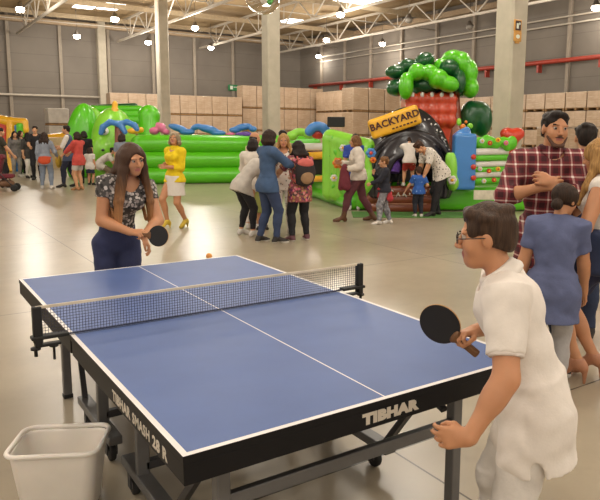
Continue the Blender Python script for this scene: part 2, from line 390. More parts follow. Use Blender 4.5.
    def headp(s, q):
        u = s.hs; c, R = s.HC, s.Rh
        P = lambda x, y, z: c+R @ np.array([x, y, z])*u
        E = lambda p, r, k=.012, sub=False: q.ell(P(*p), np.array(r)*u, R, k*u, sub)
        k = .015*u
        E((0, -.012, .035), (.074, .092, .082)); E((0, .03, -.03), (.058, .058, .072), .03); E((0, .055, -.082), (.032, .032, .028), .03)
        for g in (1, -1):
            E((g*.038, .055, -.022), (.024, .026, .03), .02); E((g*.03, .079, .03), (.026, .012, .009), .012)
            E((g*.031, .098, .012), (.017, .014, .011), .008, True)
            E((g*.076, -.004, -.002), (.009, .02, .031), .008)
        q.cap(P(0, .086, .016), P(0, .108, -.022), .0075*u, .0115*u, .008*u)
        for g in (1, -1): E((g*.011, .098, -.027), (.009, .01, .008), .006)
        E((0, .083, -.05), (.021, .012, .0075), .006); E((0, .08, -.062), (.018, .012, .008), .006)
        q.cap(s.NB+s.Rc @ (0, 0, -.02*s.H), s.NT+R @ (0, 0, .03*u), .034*s.H*(1 if s.sex == 'm' else .88)*min(1, 1/s.hk**.3), .029*s.H*(1 if s.sex == 'm' else .9), .025)
    def handp(s, q, sg, k=.006):
        S, E, W, y, n, cu = s.arm[sg]; u = s.H/1.72*1.02; th = -sg*np.cross(y, n)
        F = lambda a, b_, c_: W+(th*a+y*b_+n*c_)*u
        for i, (x, L) in enumerate(((.031, .066), (.0105, .075), (-.0105, .07), (-.031, .055))):
            kn = F(x, .088-.006*abs(i-1), 0); q.cap(F(x*.55, .01, 0), kn, .0145*u, .0125*u, .012*u)
            d = y.copy(); p = kn; sp = math.radians((1.5-i)*3.5)
            for j, l in enumerate((.45, .32, .26)):
                a = math.radians(cu*(j+.6)*(1+.06*i)); dd = (y*math.cos(a)-n*math.sin(a))*math.cos(sp)+th*math.sin(sp)*(1 if j == 0 else .6)
                p2 = p+dd*L*l*1.05*u; q.cap(p, p2, (.0092-.0008*j)*u, (.0086-.0009*j)*u, .003*u); p = p2
        t0 = F(.018, .022, -.006); t1 = F(.043, .05, -.016-.0001*cu); t2 = F(.05-.0002*cu, .078, -.02-.00025*cu); t3 = F(.048-.0004*cu, .1, -.024-.0004*cu)
        q.cap(t0, t1, .0155*u, .0115*u, .01*u); q.cap(t1, t2, .0112*u, .0102*u, .004*u); q.cap(t2, t3, .0102*u, .008*u, .003*u)
        q.cap(W-y*.01, F(0, .03, 0), .018*u*1.0, .019*u, .015*u)
    def body(s):
        q = SDF(s.vox); s.torso(q)
        for g in (1, -1):
            s.armp(q, g); s.legp(q, g); s.foot(q, g)
        fine = s.vox <= .0085
        s.headp(q)
        if fine:
            for g in (1, -1): s.handp(q, g)
        V, Q = q.mesh()
        if not fine:
            hv = .006 if s.vox < .014 else .009
            for g in (1, -1):
                h = SDF(hv); s.handp(h, g); v, f = h.mesh(); Q = np.concatenate([Q, f+len(V)]); V = np.concatenate([V, v])
            h = SDF(hv); s.headp(h); v, f = h.mesh(); Q = np.concatenate([Q, f+len(V)]); V = np.concatenate([V, v])
        # lips take their own colour
        c = V[Q].mean(1); lq = (c-s.HC) @ s.Rh/s.hs
        lip = (np.abs(lq[:, 0]) < .024-.5*np.abs(lq[:, 2]+.056)) & (np.abs(lq[:, 2]+.056) < .012) & (lq[:, 1] > .08)
        link('body', mesh_np('body', V, Q, [s.skin, mat('lips', '#a8635a', .45)], lip.astype(int)), s.root)
        if s.vox < .013: s.eyes()
        return s
    def eyes(s):
        m_ = [mat('eye_white', '#b5a79b', .3, .0), mat('iris', '#2a1a12', .15, .0)]
        for g in (1, -1):
            mb = MB(); c = s.HC+s.Rh @ np.array([g*.031, .0768, .012])*s.hs; bmesh.ops.create_uvsphere(mb.bm, u_segments=14, v_segments=10, radius=.0122*s.hs, matrix=Matrix.Translation(c.tolist()) @ Matrix(s.Rh.tolist()).to_4x4() @ Matrix.Rotation(-math.pi/2, 4, 'X'))
            ax = Vector(s.Rh[:, 1].tolist()); cv = Vector(c.tolist())
            for f in mb.bm.faces: f.smooth = True; f.material_index = 1 if (f.calc_center_median()-cv).normalized().dot(ax) > .8 else 0
            mb.build('eye', m_, s.root)
    # ---- clothes
    def top(s, name, m_, sleeve=(.3, .3), hem=.1, flare=1.08, off=.012, neck=.0, collar=None, wr=.004, slit=0, sl_off=None, label=None, k=.035):
        q = SDF(s.vox); H = s.H; s.torso(q, off, k)
        so = off if sl_off is None else sl_off
        for g, f in ((1, sleeve[1]), (-1, sleeve[0])):
            if f > 0: s.armp(q, g, so, f, .03, True)
        f_ = s.sex == 'f'; w = np.array([.094 if f_ else .091, .07])*H*s.b+off
        if hem > 0:
            q.econe(s.P1+s.Rp @ (0, 0, -.005*H), s.Rp, (hem+.06)*H, np.array([.08, .056])*H*s.b+off*.7, w*flare, .06)
        if hem > .02:
            for g in (1, -1):
                q.ell(s.leg[g][0]+s.Rp @ (g*-.004*H, -.03*H, -.012*H), np.array([.05, .046, .058])*H+off, s.Rp, .05)
                Hp, K = s.leg[g][:2]; q.cap(Hp, Hp+(K-Hp)*.45, .055*H+off*.9, .048*H+off*.9, .05)
        q.cut(-s.Rp[:, 2], s.P0+s.Rp @ (0, 0, -(hem-.02)*H))
        if slit: q.ell(s.P0+s.Rp @ (-.125*H, .01*H, -(hem-.015)*H), np.array([.06, .016, .05])*H, s.Rp, .006, True)
        if neck >= 0: q.ell(s.NB+s.Rc @ (0, .02*H, .012*H-neck*H*.4), np.array([.044, .05, .03+neck])*H, s.Rc, .008, True) if neck else None
        if wr: q.noise(wr, (17, 16, 24), s.loc[0]*3.1); q.noise(wr*.55, (48, 40, 62), s.loc[1]*1.7)
        if collar: q.flat(s.NB+s.Rc @ (0, .0, -.012*H), s.NB+unit(s.NT-s.NB)*.03*H, .05*H, .043*H, .006)
        o = q.obj(name, m_, s.root)
        if label: o['label'] = label
        return o
    def trousers(s, name, m_, ln=.97, off=.009, waist=.04, wr=.003, oa=None, label=None):
        q = SDF(s.vox); H = s.H
        E = lambda c, r, R: q.ell(c, np.array(r)*H*np.array([s.b, s.b, 1])+off, R, .035)
        f = s.sex == 'f'; E(s.P0, (.094 if f else .09, .068, .07), s.Rp); E(s.P1, (.079 if f else .082, .06, .07), s.Rp)
        for g in (1, -1): s.legp(q, g, off, ln, .02, True, oa)
        q.cut(s.Rp[:, 2], s.P0+s.Rp @ (0, 0, waist*H))
        if wr: q.noise(wr, (22, 22, 30), s.loc[1]*2.3); q.noise(wr*.6, (45, 45, 70), s.loc[0])
        o = q.obj(name, m_, s.root)
        if label: o['label'] = label
        return o
    def skirt(s, name, m_, ln=.25, bot=(.12, .1), off=.014, waist=.05):
        q = SDF(s.vox); H = s.H
        q.ell(s.P0, np.array((.095, .07, .07))*H+off, s.Rp, .03); q.ell(s.P1, np.array((.08, .06, .07))*H+off, s.Rp, .03)
        for g in (1, -1): q.ell(s.leg[g][0]+np.array([0, -.028*H, -.012*H]), np.array([.05, .048, .058])*H+off, s.Rp, .03)
        Rz = np.eye(3); q.econe(s.P0+(0, 0, .02*H), Rz, ln*H, np.array((.095, .075))*H+off, np.array(bot)*H, .03); q.cut((0, 0, -1), s.P0-np.array([0, 0, (ln-.02)*H])); q.cut(s.Rp[:, 2], s.P0+s.Rp @ (0, 0, waist*H))
        q.noise(.003, 24, 1.0); return q.obj(name, m_, s.root)
    def shoes(s, m_, sole=None, off=.007, kind='sneaker', high=.0):
        for g in (1, -1):
            q = SDF(min(s.vox, .01)); s.foot(q, g, off); A = s.leg[g][2]; fw = s.leg[g][3]; H = s.H
            q.cap(A, A+(s.leg[g][1]-A)*(.06+high), .026*H+off, .024*H+off, .015)
            zt = A[2]+.02*H+high*.24*H
            q.cut((0, 0, 1), (0, 0, zt))
            if kind == 'heel':
                hp = A-fw*.03*H+np.array([0, 0, -.03*H]); q.cap(hp, (hp[0], hp[1], .006), .014*H, .006*H, .01)
            pick = None; ms = [m_]
            if sole is not None:
                ms = [m_, sole]; zl = (lambda c, z0=A[2]-.045*H: (c[:, 2] < z0+.018*H).astype(int)); pick = zl
            q.obj('shoe', ms, s.root, pick)
    def hair(s, m_, style='short', ln=.3, vol=1.0, front=0, brow=True, bun=None, label=None):
        u = s.hs; c, R = s.HC, s.Rh; q = SDF(min(s.vox, .009)); P = lambda x, y, z: c+R @ np.array([x, y, z])*u
        v = vol
        q.ell(P(0, -.017, .04), np.array([.08*v, .094*v, .085*v])*u, R, .01)
        if style == 'short':
            for i in range(14):
                a = i*2.4; rr = .055+.02*(i % 3)/2; q.ell(P(math.sin(a)*rr*.85, -.02+math.cos(a)*rr*.9, .1-.012*(i % 4)), np.array([.026, .028, .016])*u*v, R, .014)
            q.ell(P(0, .046, .094), np.array([.048, .026, .018])*u*v, R, .015); q.ell(P(0, -.06, -.018), np.array([.064, .046, .062])*u, R, .02)
        if style in ('bob', 'long', 'bun', 'pony'):
            for g in (1, -1): q.ell(P(g*.06, .01, .03), np.array([.028, .06, .06])*u*v, R, .02)
        q.ell(P(0, .115, -.025), np.array([.062, .078, .098])*u, R, .02, True)
        if style == 'short':
            for g in (1, -1): q.ell(P(g*.085, .03, -.035), np.array([.04, .045, .05])*u, R, .01, True)
            n = R @ unit((0, .45, -1)); q.cut(n, P(0, 0, -.02))
        if style in ('bun', 'pony'):
            n = R @ unit((0, .5, -1)); q.cut(n, P(0, 0, -.045))
        if style == 'bun': q.ell(P(*(bun or (0, -.115, -.03))), np.array([.045, .04, .042])*u, R, .012); 
        if style == 'pony': q.cap(P(0, -.1, .03), P(0, -.15, -.02), .03*u, .035*u, .01); q.cap(P(0, -.15, -.02), P(0, -.13, -.02-ln*.8), .035*u, .015*u, .02)
        if style in ('bob', 'long'):
            dn = np.array([0, 0, -1.0]); N = 15; nf = 2.05 if front else 1.75
            for i in range(N):
                a = math.pi+(i-(N-1)/2)/((N-1)/2)*nf  # from the back round to the sides
                dx, dy = math.sin(a), math.cos(a); st = P(dx*.066*v, dy*.085*v-.012, .03); md = P(dx*.08*v, dy*.092*v-.012, -.06)
                L = ln*(.9+.12*math.sin(i*2.3))
                if style == 'bob': q.cap(st, md, .026*u, .027*u, .02); q.cap(md, P(dx*.074*v, dy*.085*v-.012, -.06-L), .027*u, .018*u, .02)
                else:
                    bk = s.Rc @ np.array([dx*.03*s.H, dy*.01*s.H, 0])*min(1, ln/.25); e = md+dn*L*.55+bk; e2 = md+dn*L+bk*1.25
                    # keep clear of the back and chest
                    for p in (e, e2):
                        l = (p-s.P3) @ s.Rc; need = (.064 if l[2] < .05*s.H else .045)*s.H+.012
                        if abs(l[0]) < .09*s.H and abs(l[1]) < need: l[1] = math.copysign(need, dy); p[:] = s.P3+s.Rc @ l
                    q.cap(st, md, .028*u, .029*u, .02); q.cap(md, e, .029*u, .025*u, .022); q.cap(e, e2, .025*u, .012*u, .022)
            q.ell(P(0, .12, -.03), np.array([.052, .075, .112])*u, R, .006, True)
        q.noise(.0035*u, (75, 75, 14), 2.0)
        if style == 'short': q.noise(.004*u, (62, 70, 50), 1.0)
        if brow and s.vox < .013:
            for g in (1, -1): q.cap(P(g*.015, .092, .031), P(g*.046, .079, .034), .0048*u, .0035*u, .002)
        o = q.obj('hair', m_, s.root)
        if label: o['label'] = label
        return o
def frame_z(v):
    z = unit(v); x = np.cross((0, 1, 0) if abs(z[1]) < .9 else (1, 0, 0), z); x = unit(x); y = np.cross(z, x); return np.stack([x, y, z], 1)
def floor_px(px, py): p = at_z(px, py, 0); return p
def ground(px, dep):
    p = at_d(px, 200, dep); return np.array([p[0], p[1], 0.0])
# ---------------------------------------------------------------- the hall
BX, BY, CZ = 31.0, 49.3, 10.1      # right wall, back wall, ceiling
def floor_mat():
    t = NT('polished_concrete'); v = t.coord(); n1 = t.noise(v, .5, 6, .6); n2 = t.noise(v, 5, 5, .6)
    base = t.ramp(n1, [(.3, '#968b78'), (.5, '#a69a85'), (.72, '#b1a48e')]); base = t.mix(t.math('MULTIPLY', n2, .3), base, '#8a8070')
    sx = t.n.new('ShaderNodeSeparateXYZ'); t.link(v, sx.inputs[0]); m_ = None
    for i, off in ((0, .73), (1, 3.45)):
        f = t.math('PINGPONG', t.math('SUBTRACT', sx.outputs[i], off), 2.0); l = t.math('LESS_THAN', f, .006)
        m_ = l if m_ is None else t.math('MAXIMUM', m_, l)
    col = t.mix(m_, base, '#4d463b'); st = t.noise(t.coord(scale=(1, 1, 1), loc=(3, 7, 0)), 2.2, 4, .7)
    stm = t.ramp(st, [(.6, (0, 0, 0, 1)), (.8, (.28, .28, .28, 1))]); col = t.mix(stm, col, '#6e6454')
    t.link(col, t.b.inputs['Base Color']); t.link(t.ramp(n2, [(.2, (.27, .27, .27, 1)), (.8, (.33, .33, .33, 1))]), t.b.inputs['Roughness']); t.b.inputs['Specular IOR Level'].default_value = .55
    return t.m
def struct(mb, name, m_): return tag(mb.build(name, m_), kind='structure')
struct(MB().box((8, 18, -.1), (60, 66, .2)), 'floor', floor_mat())
def wall_mat():
    t = NT('wall_panel'); v = t.coord(); n1 = t.noise(v, .35, 4); c = t.ramp(n1, [(.3, '#6d655c'), (.7, '#7d756b')])
    sx = t.n.new('ShaderNodeSeparateXYZ'); t.link(v, sx.inputs[0]); f = t.math('PINGPONG', sx.outputs[2], .6); l = t.math('LESS_THAN', f, .018)
    t.link(t.mix(t.math('MULTIPLY', l, .5), c, '#56504a'), t.b.inputs['Base Color']); t.b.inputs['Roughness'].default_value = .75; return t.m
WM = wall_mat()
struct(MB().box((3, BY+.15, 5.1), (56, .3, 10.4)), 'wall_back', WM)
struct(MB().box((BX+.15, 18, 5.1), (.3, 66, 10.4)), 'wall_right', WM)
def ceil_mat():
    t = NT('ceiling_decking'); v = t.coord(); n1 = t.noise(t.coord(scale=(1, .25, 1)), .8, 5); c = t.ramp(n1, [(.3, '#8f7752'), (.7, '#b19770')])
    w = t.n.new('ShaderNodeTexWave'); w.inputs['Scale'].default_value = 1.6; w.bands_direction = 'Y'; t.link(v, w.inputs['Vector'])
    t.link(t.mix(t.math('MULTIPLY', w.outputs['Fac'], .35), c, '#6c5838'), t.b.inputs['Base Color']); t.b.inputs['Roughness'].default_value = .8; t.bump(w.outputs['Fac'], .6, .08); return t.m
struct(MB().box((8, 18, CZ+.15), (60, 66, .3)), 'ceiling', ceil_mat())
PIL = mat('pilaster_concrete', '#958a7c', .8, .05, 3, .1); STEEL = mat('truss_steel', '#b9b0a2', .5, .05, 3, metal=.2); CONC = mat('column_concrete', '#b3aa98', .75, .05, 2.5, .12)
for i in range(9):
    x = 6.5-3.52*2+3.52*(i+0); struct(MB().box((x, BY-.1, 5.0), (.24, .2, 10.0), bev=.03), 'wall_pilaster', PIL)
for y in (45.6, 42.1, 38.6, 34.9, 31.2, 27.7, 24.1, 20.5, 17.0): struct(MB().box((BX-.1, y, 5.0), (.2, .22, 10.0), bev=.03), 'wall_pilaster', PIL)
struct(MB().box((8, BY-.25, 9.55), (50, .5, .35), bev=.03), 'trim_1', mat('eaves_beam', '#a58f74', .7))
struct(MB().box((BX-.25, 18, 9.55), (.5, 60, .35), bev=.03), 'trim_2', mat('eaves_beam', '#a58f74', .7))
struct(MB().tube([(-18, BY-.3, 4.25), (18, BY-.3, 4.25)], .09), 'trim_3', STEEL)
for z in (7.75, 8.15): struct(MB().tube([(BX-.3, 0, z), (BX-.3, 46, z)], .05), 'trim_4', STEEL)
rp = MB().tube([(BX-.45, 2, 5.75), (BX-.45, 47, 5.75)], .13, 12)
for y in range(4, 46, 4): rp.box((BX-.3, y+2.3, 5.45), (.35, .12, .5))
tag(rp.build('sprinkler_pipe', mat('red_paint', '#a03a2a', .45)), 'long red pipe running along the grey side wall above the carton pallets', 'pipe')
for k, y in enumerate((9.3, 22.65, 36.0, 49.1)):
    c = MB(); w = .31; ch = .05
    pl = [(w, w-ch), (w-ch, w), (-w+ch, w), (-w, w-ch), (-w, -w+ch), (-w+ch, -w), (w-ch, -w), (w, -w+ch)]
    c.prism(pl, 0, 10.1, Mx=Matrix.Translation((12.99, y, 0)))
    struct(c, 'column', CONC)
# roof trusses (bottom chord z 8.5, along the hall)
def truss(x):
    t = MB(); t.bar((x, -14, 8.5), (x, BY-.5, 8.5), .12, .14); t.bar((x, -14, 9.85), (x, BY-.5, 9.85), .12, .14)
    y = -14.0; up = False
    while y < BY-3:
        a = (x, y, 8.5 if not up else 9.85); b = (x, y+1.75, 9.85 if not up else 8.5); t.bar(a, b, .07, .07); y += 1.75; up = not up
        if not up: t.bar((x, y, 8.5), (x, y, 9.85), .05, .05)
    struct(t, 'ceiling_truss', STEEL)
for x in (-7, .05, 7.1, 14.15, 20.9, 27.6): truss(x)
for y in (5.5, 14.5, 22.65, 31.5, 40.5, 46): struct(MB().bar((-20, y, 9.6), (31, y, 9.6), .14, .3), 'ceiling_beam', mat('purlin_paint', '#9c8a6e', .7))
for y in (31.5, 43.5): struct(MB().tube([(-12, y, 8.75), (31, y, 8.75)], .035, 6), 'ceiling_cable_tray', STEEL)
# skylights and hanging lamps
SKY = emit('skylight_daylight', '#fffaf0', 4.0)
n = 0
for (x, y) in ((10.7, 43.9), (12.2, 43.4), (25.1, 41.5), (24.6, 31.3), (10.5, 22), (24.6, 20), (10.5, 10), (24.6, 9), (3, 2), (-5, 10), (-5, -6), (8, -6)):
    n += 1; mb = MB().box((x, y, CZ-.03), (1.3 if y > 40 else 2.6, 2.4 if y > 40 else 3.2, .05)); struct(mb, 'window_%d' % n, SKY)
LAMPG = emit('lamp_glass', '#fff1dd', 30.0); LAMPH = mat('lamp_housing', '#6e675f', .4, metal=.6)
lights = []
lab = {(5.4, 36.5): 'lit round high-bay lamp over the far left corner of the hall', }
def lamp_mesh():
    a = MB().lathe([(.05, .3), (.1, .28), (.13, .16), (.24, .05), (.26, 0), (.24, 0.0)], n=20); A = a.build('lamp_shade', LAMPH)
    b = MB().lathe([(.19, .02), (.22, -.05), (.22, -.12), (.17, -.2), (.08, -.24), (.02, -.25)], n=20); B = b.build('diffuser', LAMPG)
    d = MB().tube([(0, 0, .28), (0, 0, 1.75)], .015, 6); Dd = d.build('hanger', LAMPH)
    return A, B, Dd
LP = lamp_mesh()
first = True
for (x, y, on, vis) in [(x, y, (.12 if x > 29 else .35 if y > 44 else 1), 1) for x, y in ((5.3, 36.5), (10.3, 45.2), (10.4, 36.6), (15.4, 45.4), (15.5, 36.9), (20.4, 45.4), (20.2, 27.6), (30.3, 45.2), (25.2, 36.4), (29.7, 35.7), (29.8, 18.2))]+[(24.5, 26.8, 0, 1), (29.2, 26.5, 0, 1)]+[(x, y, 1, 0) for x in (-9, -3, 3, 9, 16, 23) for y in (-8, 0, 8.5, 18)]:
    t = thing('high_bay_lamp', ('unlit round high-bay lamp hanging near the grey side wall' if not on else 'lit round high-bay lamp hanging under the brown roof decking'), 'ceiling lamp', (x, y, 8.25), 0, 'high-bay lamps under the hall roof' if on else 'unlit high-bay lamps by the side wall')
    for o in LP:
        if first: o.parent = t
        else: c = o.copy(); C.objects.link(c); c.parent = t
        if not on and o.name.startswith('diffuser'):
            c.data = o.data.copy(); c.data.materials[0] = mat('unlit_glass', '#8d867c', .3)
    first = False
    if on:
        l = bpy.data.lights.new('lamp_light', 'POINT'); l.shadow_soft_size = .35; l.energy = LAMP_W*on if vis else LAMP_N; l.color = (1, .93, .83); lo = bpy.data.objects.new('lamp_light', l); C.objects.link(lo); lo.location = (x, y, 7.5)
# exit sign, column fire signs
es = MB().box((24.0, BY-.28, 5.45), (.9, .06, .5), bev=.01).box((23.85, BY-.32, 5.45), (.25, .02, .3), mi=1).box((24.2, BY-.32, 5.5), (.3, .02, .06), mi=1)
t = es.build('exit_sign', [mat('sign_green', '#1f7a43', .5), mat('sign_white', '#dfe6d8', .5)]); tag(t, 'small green emergency exit sign high on the grey back wall', 'sign')
p = at_Y(517.5, 31, 9.3-.31-.02); sgn = thing('fire_sign', 'gold framed fire safety sign high on the nearest concrete column', 'sign', (p[0], p[1], p[2]))
sgn.scale = (1.55, 1, 1.05); g = mat('sign_gold', '#c58f3f', .4); dk = mat('sign_dark', '#3b1b12', .5); wt = mat('sign_white', '#dfe6d8', .5)
MB().box((0, 0, .13), (.19, .03, .3), bev=.01).box((0, -.01, -.14), (.19, .03, .24), bev=.01).box((0, 0, -.28), (.1, .03, .06)).build('frame', g, sgn)
pm = MB().box((0, -.02, .13), (.13, .012, .23)); pm.build('panel', dk, sgn)
MB().box((-.02, -.03, .12), (.05, .008, .13)).box((.03, -.03, .18), (.03, .008, .05)).lathe([(.05, 0), (.05, .008)], (0, -.018, -.14), 16, R=Matrix.Rotation(math.pi/2, 3, 'X')).build('pictogram', wt, sgn)
MB().lathe([(.075, 0), (.075, .006)], (0, -.026+.012, -.14), 20, R=Matrix.Rotation(math.pi/2, 3, 'X')).build('disc', dk, sgn)
# ---------------------------------------------------------------- pallets of cartons
def carton_mat():
    t = NT('wrapped_cartons'); v = t.coord(); n1 = t.noise(v, 1.5, 4); c = t.ramp(n1, [(.3, '#ae957b'), (.7, '#c0a890')])
    sx = t.n.new('ShaderNodeSeparateXYZ'); t.link(v, sx.inputs[0]); m_ = None
    for i, st, wd in ((0, .3, .012), (1, .3, .012), (2, .24, .01)):
        l = t.math('LESS_THAN', t.math('PINGPONG', sx.outputs[i], st), wd); m_ = l if m_ is None else t.math('MAXIMUM', m_, l)
    c = t.mix(t.math('MULTIPLY', m_, .35), c, '#8a7052'); w = t.noise(t.coord(scale=(.6, .6, 6)), 3, 5, .7)
    t.link(t.mix(t.ramp(w, [(.52, (0, 0, 0, 1)), (.72, (.6, .6, .6, 1))]), c, '#d8c9b2'), t.b.inputs['Base Color']); t.b.inputs['Roughness'].default_value = .3; t.bump(w, .25, .02); return t.m
CM = carton_mat(); WOOD = mat('pallet_wood', '#8a6a45', .85, .15, 6); WRAP = mat('grey_wrap', '#a9a196', .35, .1, 3, .3)
WHITE_TOP = mat('white_wrap', '#d9d3c8', .3, .06, 4, .3)
def pallet_proto(w, d, h, cm=CM, top=None):
    b = MB().box((0, 0, .12+(h-.15)/2), (w-.02, d-.02, h-.15), bev=.03).build('cartons', cm)
    p = MB()
    for y in (-d/2+.07, 0, d/2-.07): p.box((0, y, .05), (w, .1, .1))
    for i in range(5): p.box((-w/2+.08+i*(w-.16)/4, 0, .11), (.12, d, .02))
    out = [b, p.build('pallet', WOOD)]
    if top: out.append(MB().box((0, 0, h-.08), (w-.02, d-.02, .1), bev=.03).build('plastic_cover', top))
    return out
def pallets(proto, spots, label, group, used):
    for (x, y, z) in spots:
        t = thing('carton_pallet', label, 'pallet', (x, y, z), 0, group)
        for o in proto:
            if not used[0]: o.parent = t
            else: c = o.copy(); C.objects.link(c); c.parent = t
        used[0] = True
pa = at_d(243, 120, 50); Y0 = pa[1]
pallets(pallet_proto(1.22, 1.0, 1.74), [(pa[0]+.6+1.23*i, Y0+.5, 1.745*k) for i in range(6) for k in range(3)], 'stretch-wrapped brown carton pallet in the tall row along the back wall', 'carton pallets in the tall back row', [False])
pb = at_d(243, 120, 49.3); pallets(pallet_proto(1.22, 1.0, 1.42), [(pb[0]-.65-1.23*i, pb[1]+.5, 1.425*k) for i in range(8) for k in range(3)], 'stretch-wrapped brown carton pallet in the lower row behind the green pool', 'carton pallets in the lower back row', [False])
pc = at_d(355, 110, 40); pallets(pallet_proto(1.2, 1.2, 1.46), [(pc[0]+1.25*i, pc[1], 1.465*k) for i in range(3) for k in range(3)], 'brown carton pallet in the short block behind the truck tyre inflatable', 'carton pallets behind the tyre inflatable', [False])
pg = at_d(575, 110, 33); pallets(pallet_proto(1.0, 1.22, 1.62), [(pg[0]+.5, 37.3+1.24*i, 1.625*k) for i in range(9) if 37.3+1.24*i < Y0-.75 for k in range(3)], 'brown carton pallet in the taller stretch along the side wall near the hall corner', 'carton pallets near the hall corner', [False])
pd = at_d(575, 110, 33); pallets(pallet_proto(1.0, 1.22, .95), [(pd[0]+.5, pd[1]-2.5+1.25*i, .953*k) for i in range(15) for k in range(4)], 'low brown carton pallet stacked along the side wall under the red pipe', 'carton pallets along the side wall', [False])
pe = at_d(578, 126, 24); pallets(pallet_proto(1.2, 1.0, .98, CM, WHITE_TOP), [(pe[0]-.62, pe[1]+.4, 0), (pe[0]-.62, pe[1]+.4, .985), (pe[0]+.62, pe[1]-.4, 0), (pe[0]+.62, pe[1]-.4, .985)], 'carton pallet under white plastic beyond the man in navy', 'white topped pallets on the right', [False])
pf = at_d(57, 120, 38); pallets(pallet_proto(1.15, 1.0, 1.0, WRAP), [(pf[0], pf[1], 1.0*k) for k in range(3)], 'grey wrapped pallet stacked beside the green inflatable slide', 'grey wrapped pallets at the left', [False])
# ---------------------------------------------------------------- table tennis table
def fit_text(s_, w, h, bold):
    me = text_mesh(s_, .06, bold, .0006, 1.08); co_ = np.array([v.co for v in me.vertices]); lo, hi = co_.min(0), co_.max(0)
    me.transform(Matrix.Diagonal((w/(hi[0]-lo[0]), h/(hi[1]-lo[1]), 1, 1)) @ Matrix.Translation((-(lo[0]+hi[0])/2, -(lo[1]+hi[1])/2, 0))); return me
BLUE = mat('table_blue', '#445d94', .5, .03, 6); LINE = mat('table_line_white', '#dcd8d6', .45, .02); BLACK = mat('apron_black', '#0f0e11', .5, .08, spec=.25); GREY = mat('steel_grey', '#6b6a6a', .4, .06, metal=.35); LET = mat('lettering_white', '#cfc6b8', .5, .02); RUB = mat('rubber_black', '#141414', .6)
DARKG = mat('steel_dark', '#3d3c3e', .45, .06, metal=.3)
tt = thing('table_tennis_table', 'blue table tennis table with white lines and black apron in the hall foreground', 'table', (0, 0, 0))
HX, HY = .7625, 1.37
def half(sg):
    mb = MB(); xs = [-HX, -HX+.02, -.003, .003, HX-.02, HX]; ys = [.004, HY-.02, HY]
    mb.box((0, sg*(HY+.004)/2, .747), (2*HX, HY-.004, .0255), mi=2)
    for i in range(5):
        for j in range(2):
            ln = i in (0, 2, 4) or j == 1
            x0, x1, y0, y1 = xs[i], xs[i+1], sg*ys[j], sg*ys[j+1]
            f = mb.bm.faces.new([mb.bm.verts.new((x, y, .7603)) for x, y in ((x0, y0), (x1, y0), (x1, y1), (x0, y1))]); f.material_index = 1 if ln else 0
    o = mb.build('tabletop', [BLUE, LINE, BLACK], tt)
    for p in o.data.polygons:
        if abs(p.normal.z) > .9 and p.center.z > .7602 and p.normal.z < 0: p.flip()
    a = MB(); t = .03; zt, zb = .7335, .665
    a.box((0, sg*(HY-t/2-.002), (zt+zb)/2), (2*HX-.004, t, zt-zb), bev=.003)
    for g in (1, -1): a.box((g*(HX-t/2-.002), sg*(HY/2-.005), (zt+zb)/2), (t, HY-.04, zt-zb), bev=.003)
    a.box((0, sg*.04, (zt+zb)/2), (2*HX-.1, .03, zt-zb))
    if sg < 0:
        m1 = fit_text('TIBHAR', .262, .043, .0045); a.add_mesh(m1, Matrix.Translation((.02, -HY+.0015, .7045)) @ Matrix.Rotation(math.pi/2, 4, 'X'), 1)
        m2 = fit_text('TIBHAR', .215, .042, .0018); a.add_mesh(m2, Matrix.Translation((-HX+.0015, -.762, .7)) @ Matrix.Rotation(-math.pi/2, 4, 'Z') @ Matrix.Rotation(math.pi/2, 4, 'X'), 1)
        m2 = fit_text('SMASH', .178, .04, .001); a.add_mesh(m2, Matrix.Translation((-HX+.0015, -.983, .7)) @ Matrix.Rotation(-math.pi/2, 4, 'Z') @ Matrix.Rotation(math.pi/2, 4, 'X'), 1)
        m2 = fit_text('28 R', .135, .042, .002); a.add_mesh(m2, Matrix.Translation((-HX+.0015, -1.167, .7)) @ Matrix.Rotation(-math.pi/2, 4, 'Z') @ Matrix.Rotation(math.pi/2, 4, 'X'), 1)
    a.build('apron', [BLACK, LET], tt)
    for g in (1, -1):
        l = MB().box((g*.55, sg*1.16, .335), (.05, .05, .67), bev=.006).build('leg', GREY, tt)
        MB().box((g*.55, sg*1.16, .014), (.058, .058, .028), bev=.006).build('rubber_foot', RUB, l)
        MB().bar((g*.52, sg*1.13, .5), (g*.52, sg*.66, .66), .03, .02).build('brace', DARKG, tt)
    MB().box((0, sg*1.16, .445), (1.05, .03, .05), bev=.004).build('crossbar', GREY, tt)
    for g in (1, -1):
        r = MB().bar((g*.55, sg*.1, .14), (g*.55, sg*.74, .14), .07, .045, bev=.006).build('base_rail', GREY, tt)
        MB().box((g*.55, sg*.32, .42), (.055, .04, .52), bev=.004).build('upright', GREY, tt)
        MB().bar((g*.55, sg*.7, .16), (g*.52, sg*.95, .47), .03, .03).build('strut', DARKG, tt)
        for y in (.19, .61):
            c = MB().lathe([(.03, -.016), (.047, -.014), (.05, -.008), (.05, .008), (.047, .014), (.03, .016)], (g*.55, sg*y, .05), 20, R=Matrix.Rotation(math.pi/2, 3, 'Y')).build('caster', RUB, tt)
            MB().lathe([(.022, -.018), (.022, .018)], (g*.55, sg*y, .05), 14, R=Matrix.Rotation(math.pi/2, 3, 'Y')).build('hub', GREY, c)
            MB().box((g*.55+.024, sg*y, .075), (.006, .04, .08)).box((g*.55-.024, sg*y, .075), (.006, .04, .08)).box((g*.55, sg*y, .115), (.054, .05, .01)).build('fork', DARKG, c)
    MB().box((0, sg*.32, .2), (1.08, .04, .04), bev=.004).build('cross_member', DARKG, tt)
half(-1); half(1)
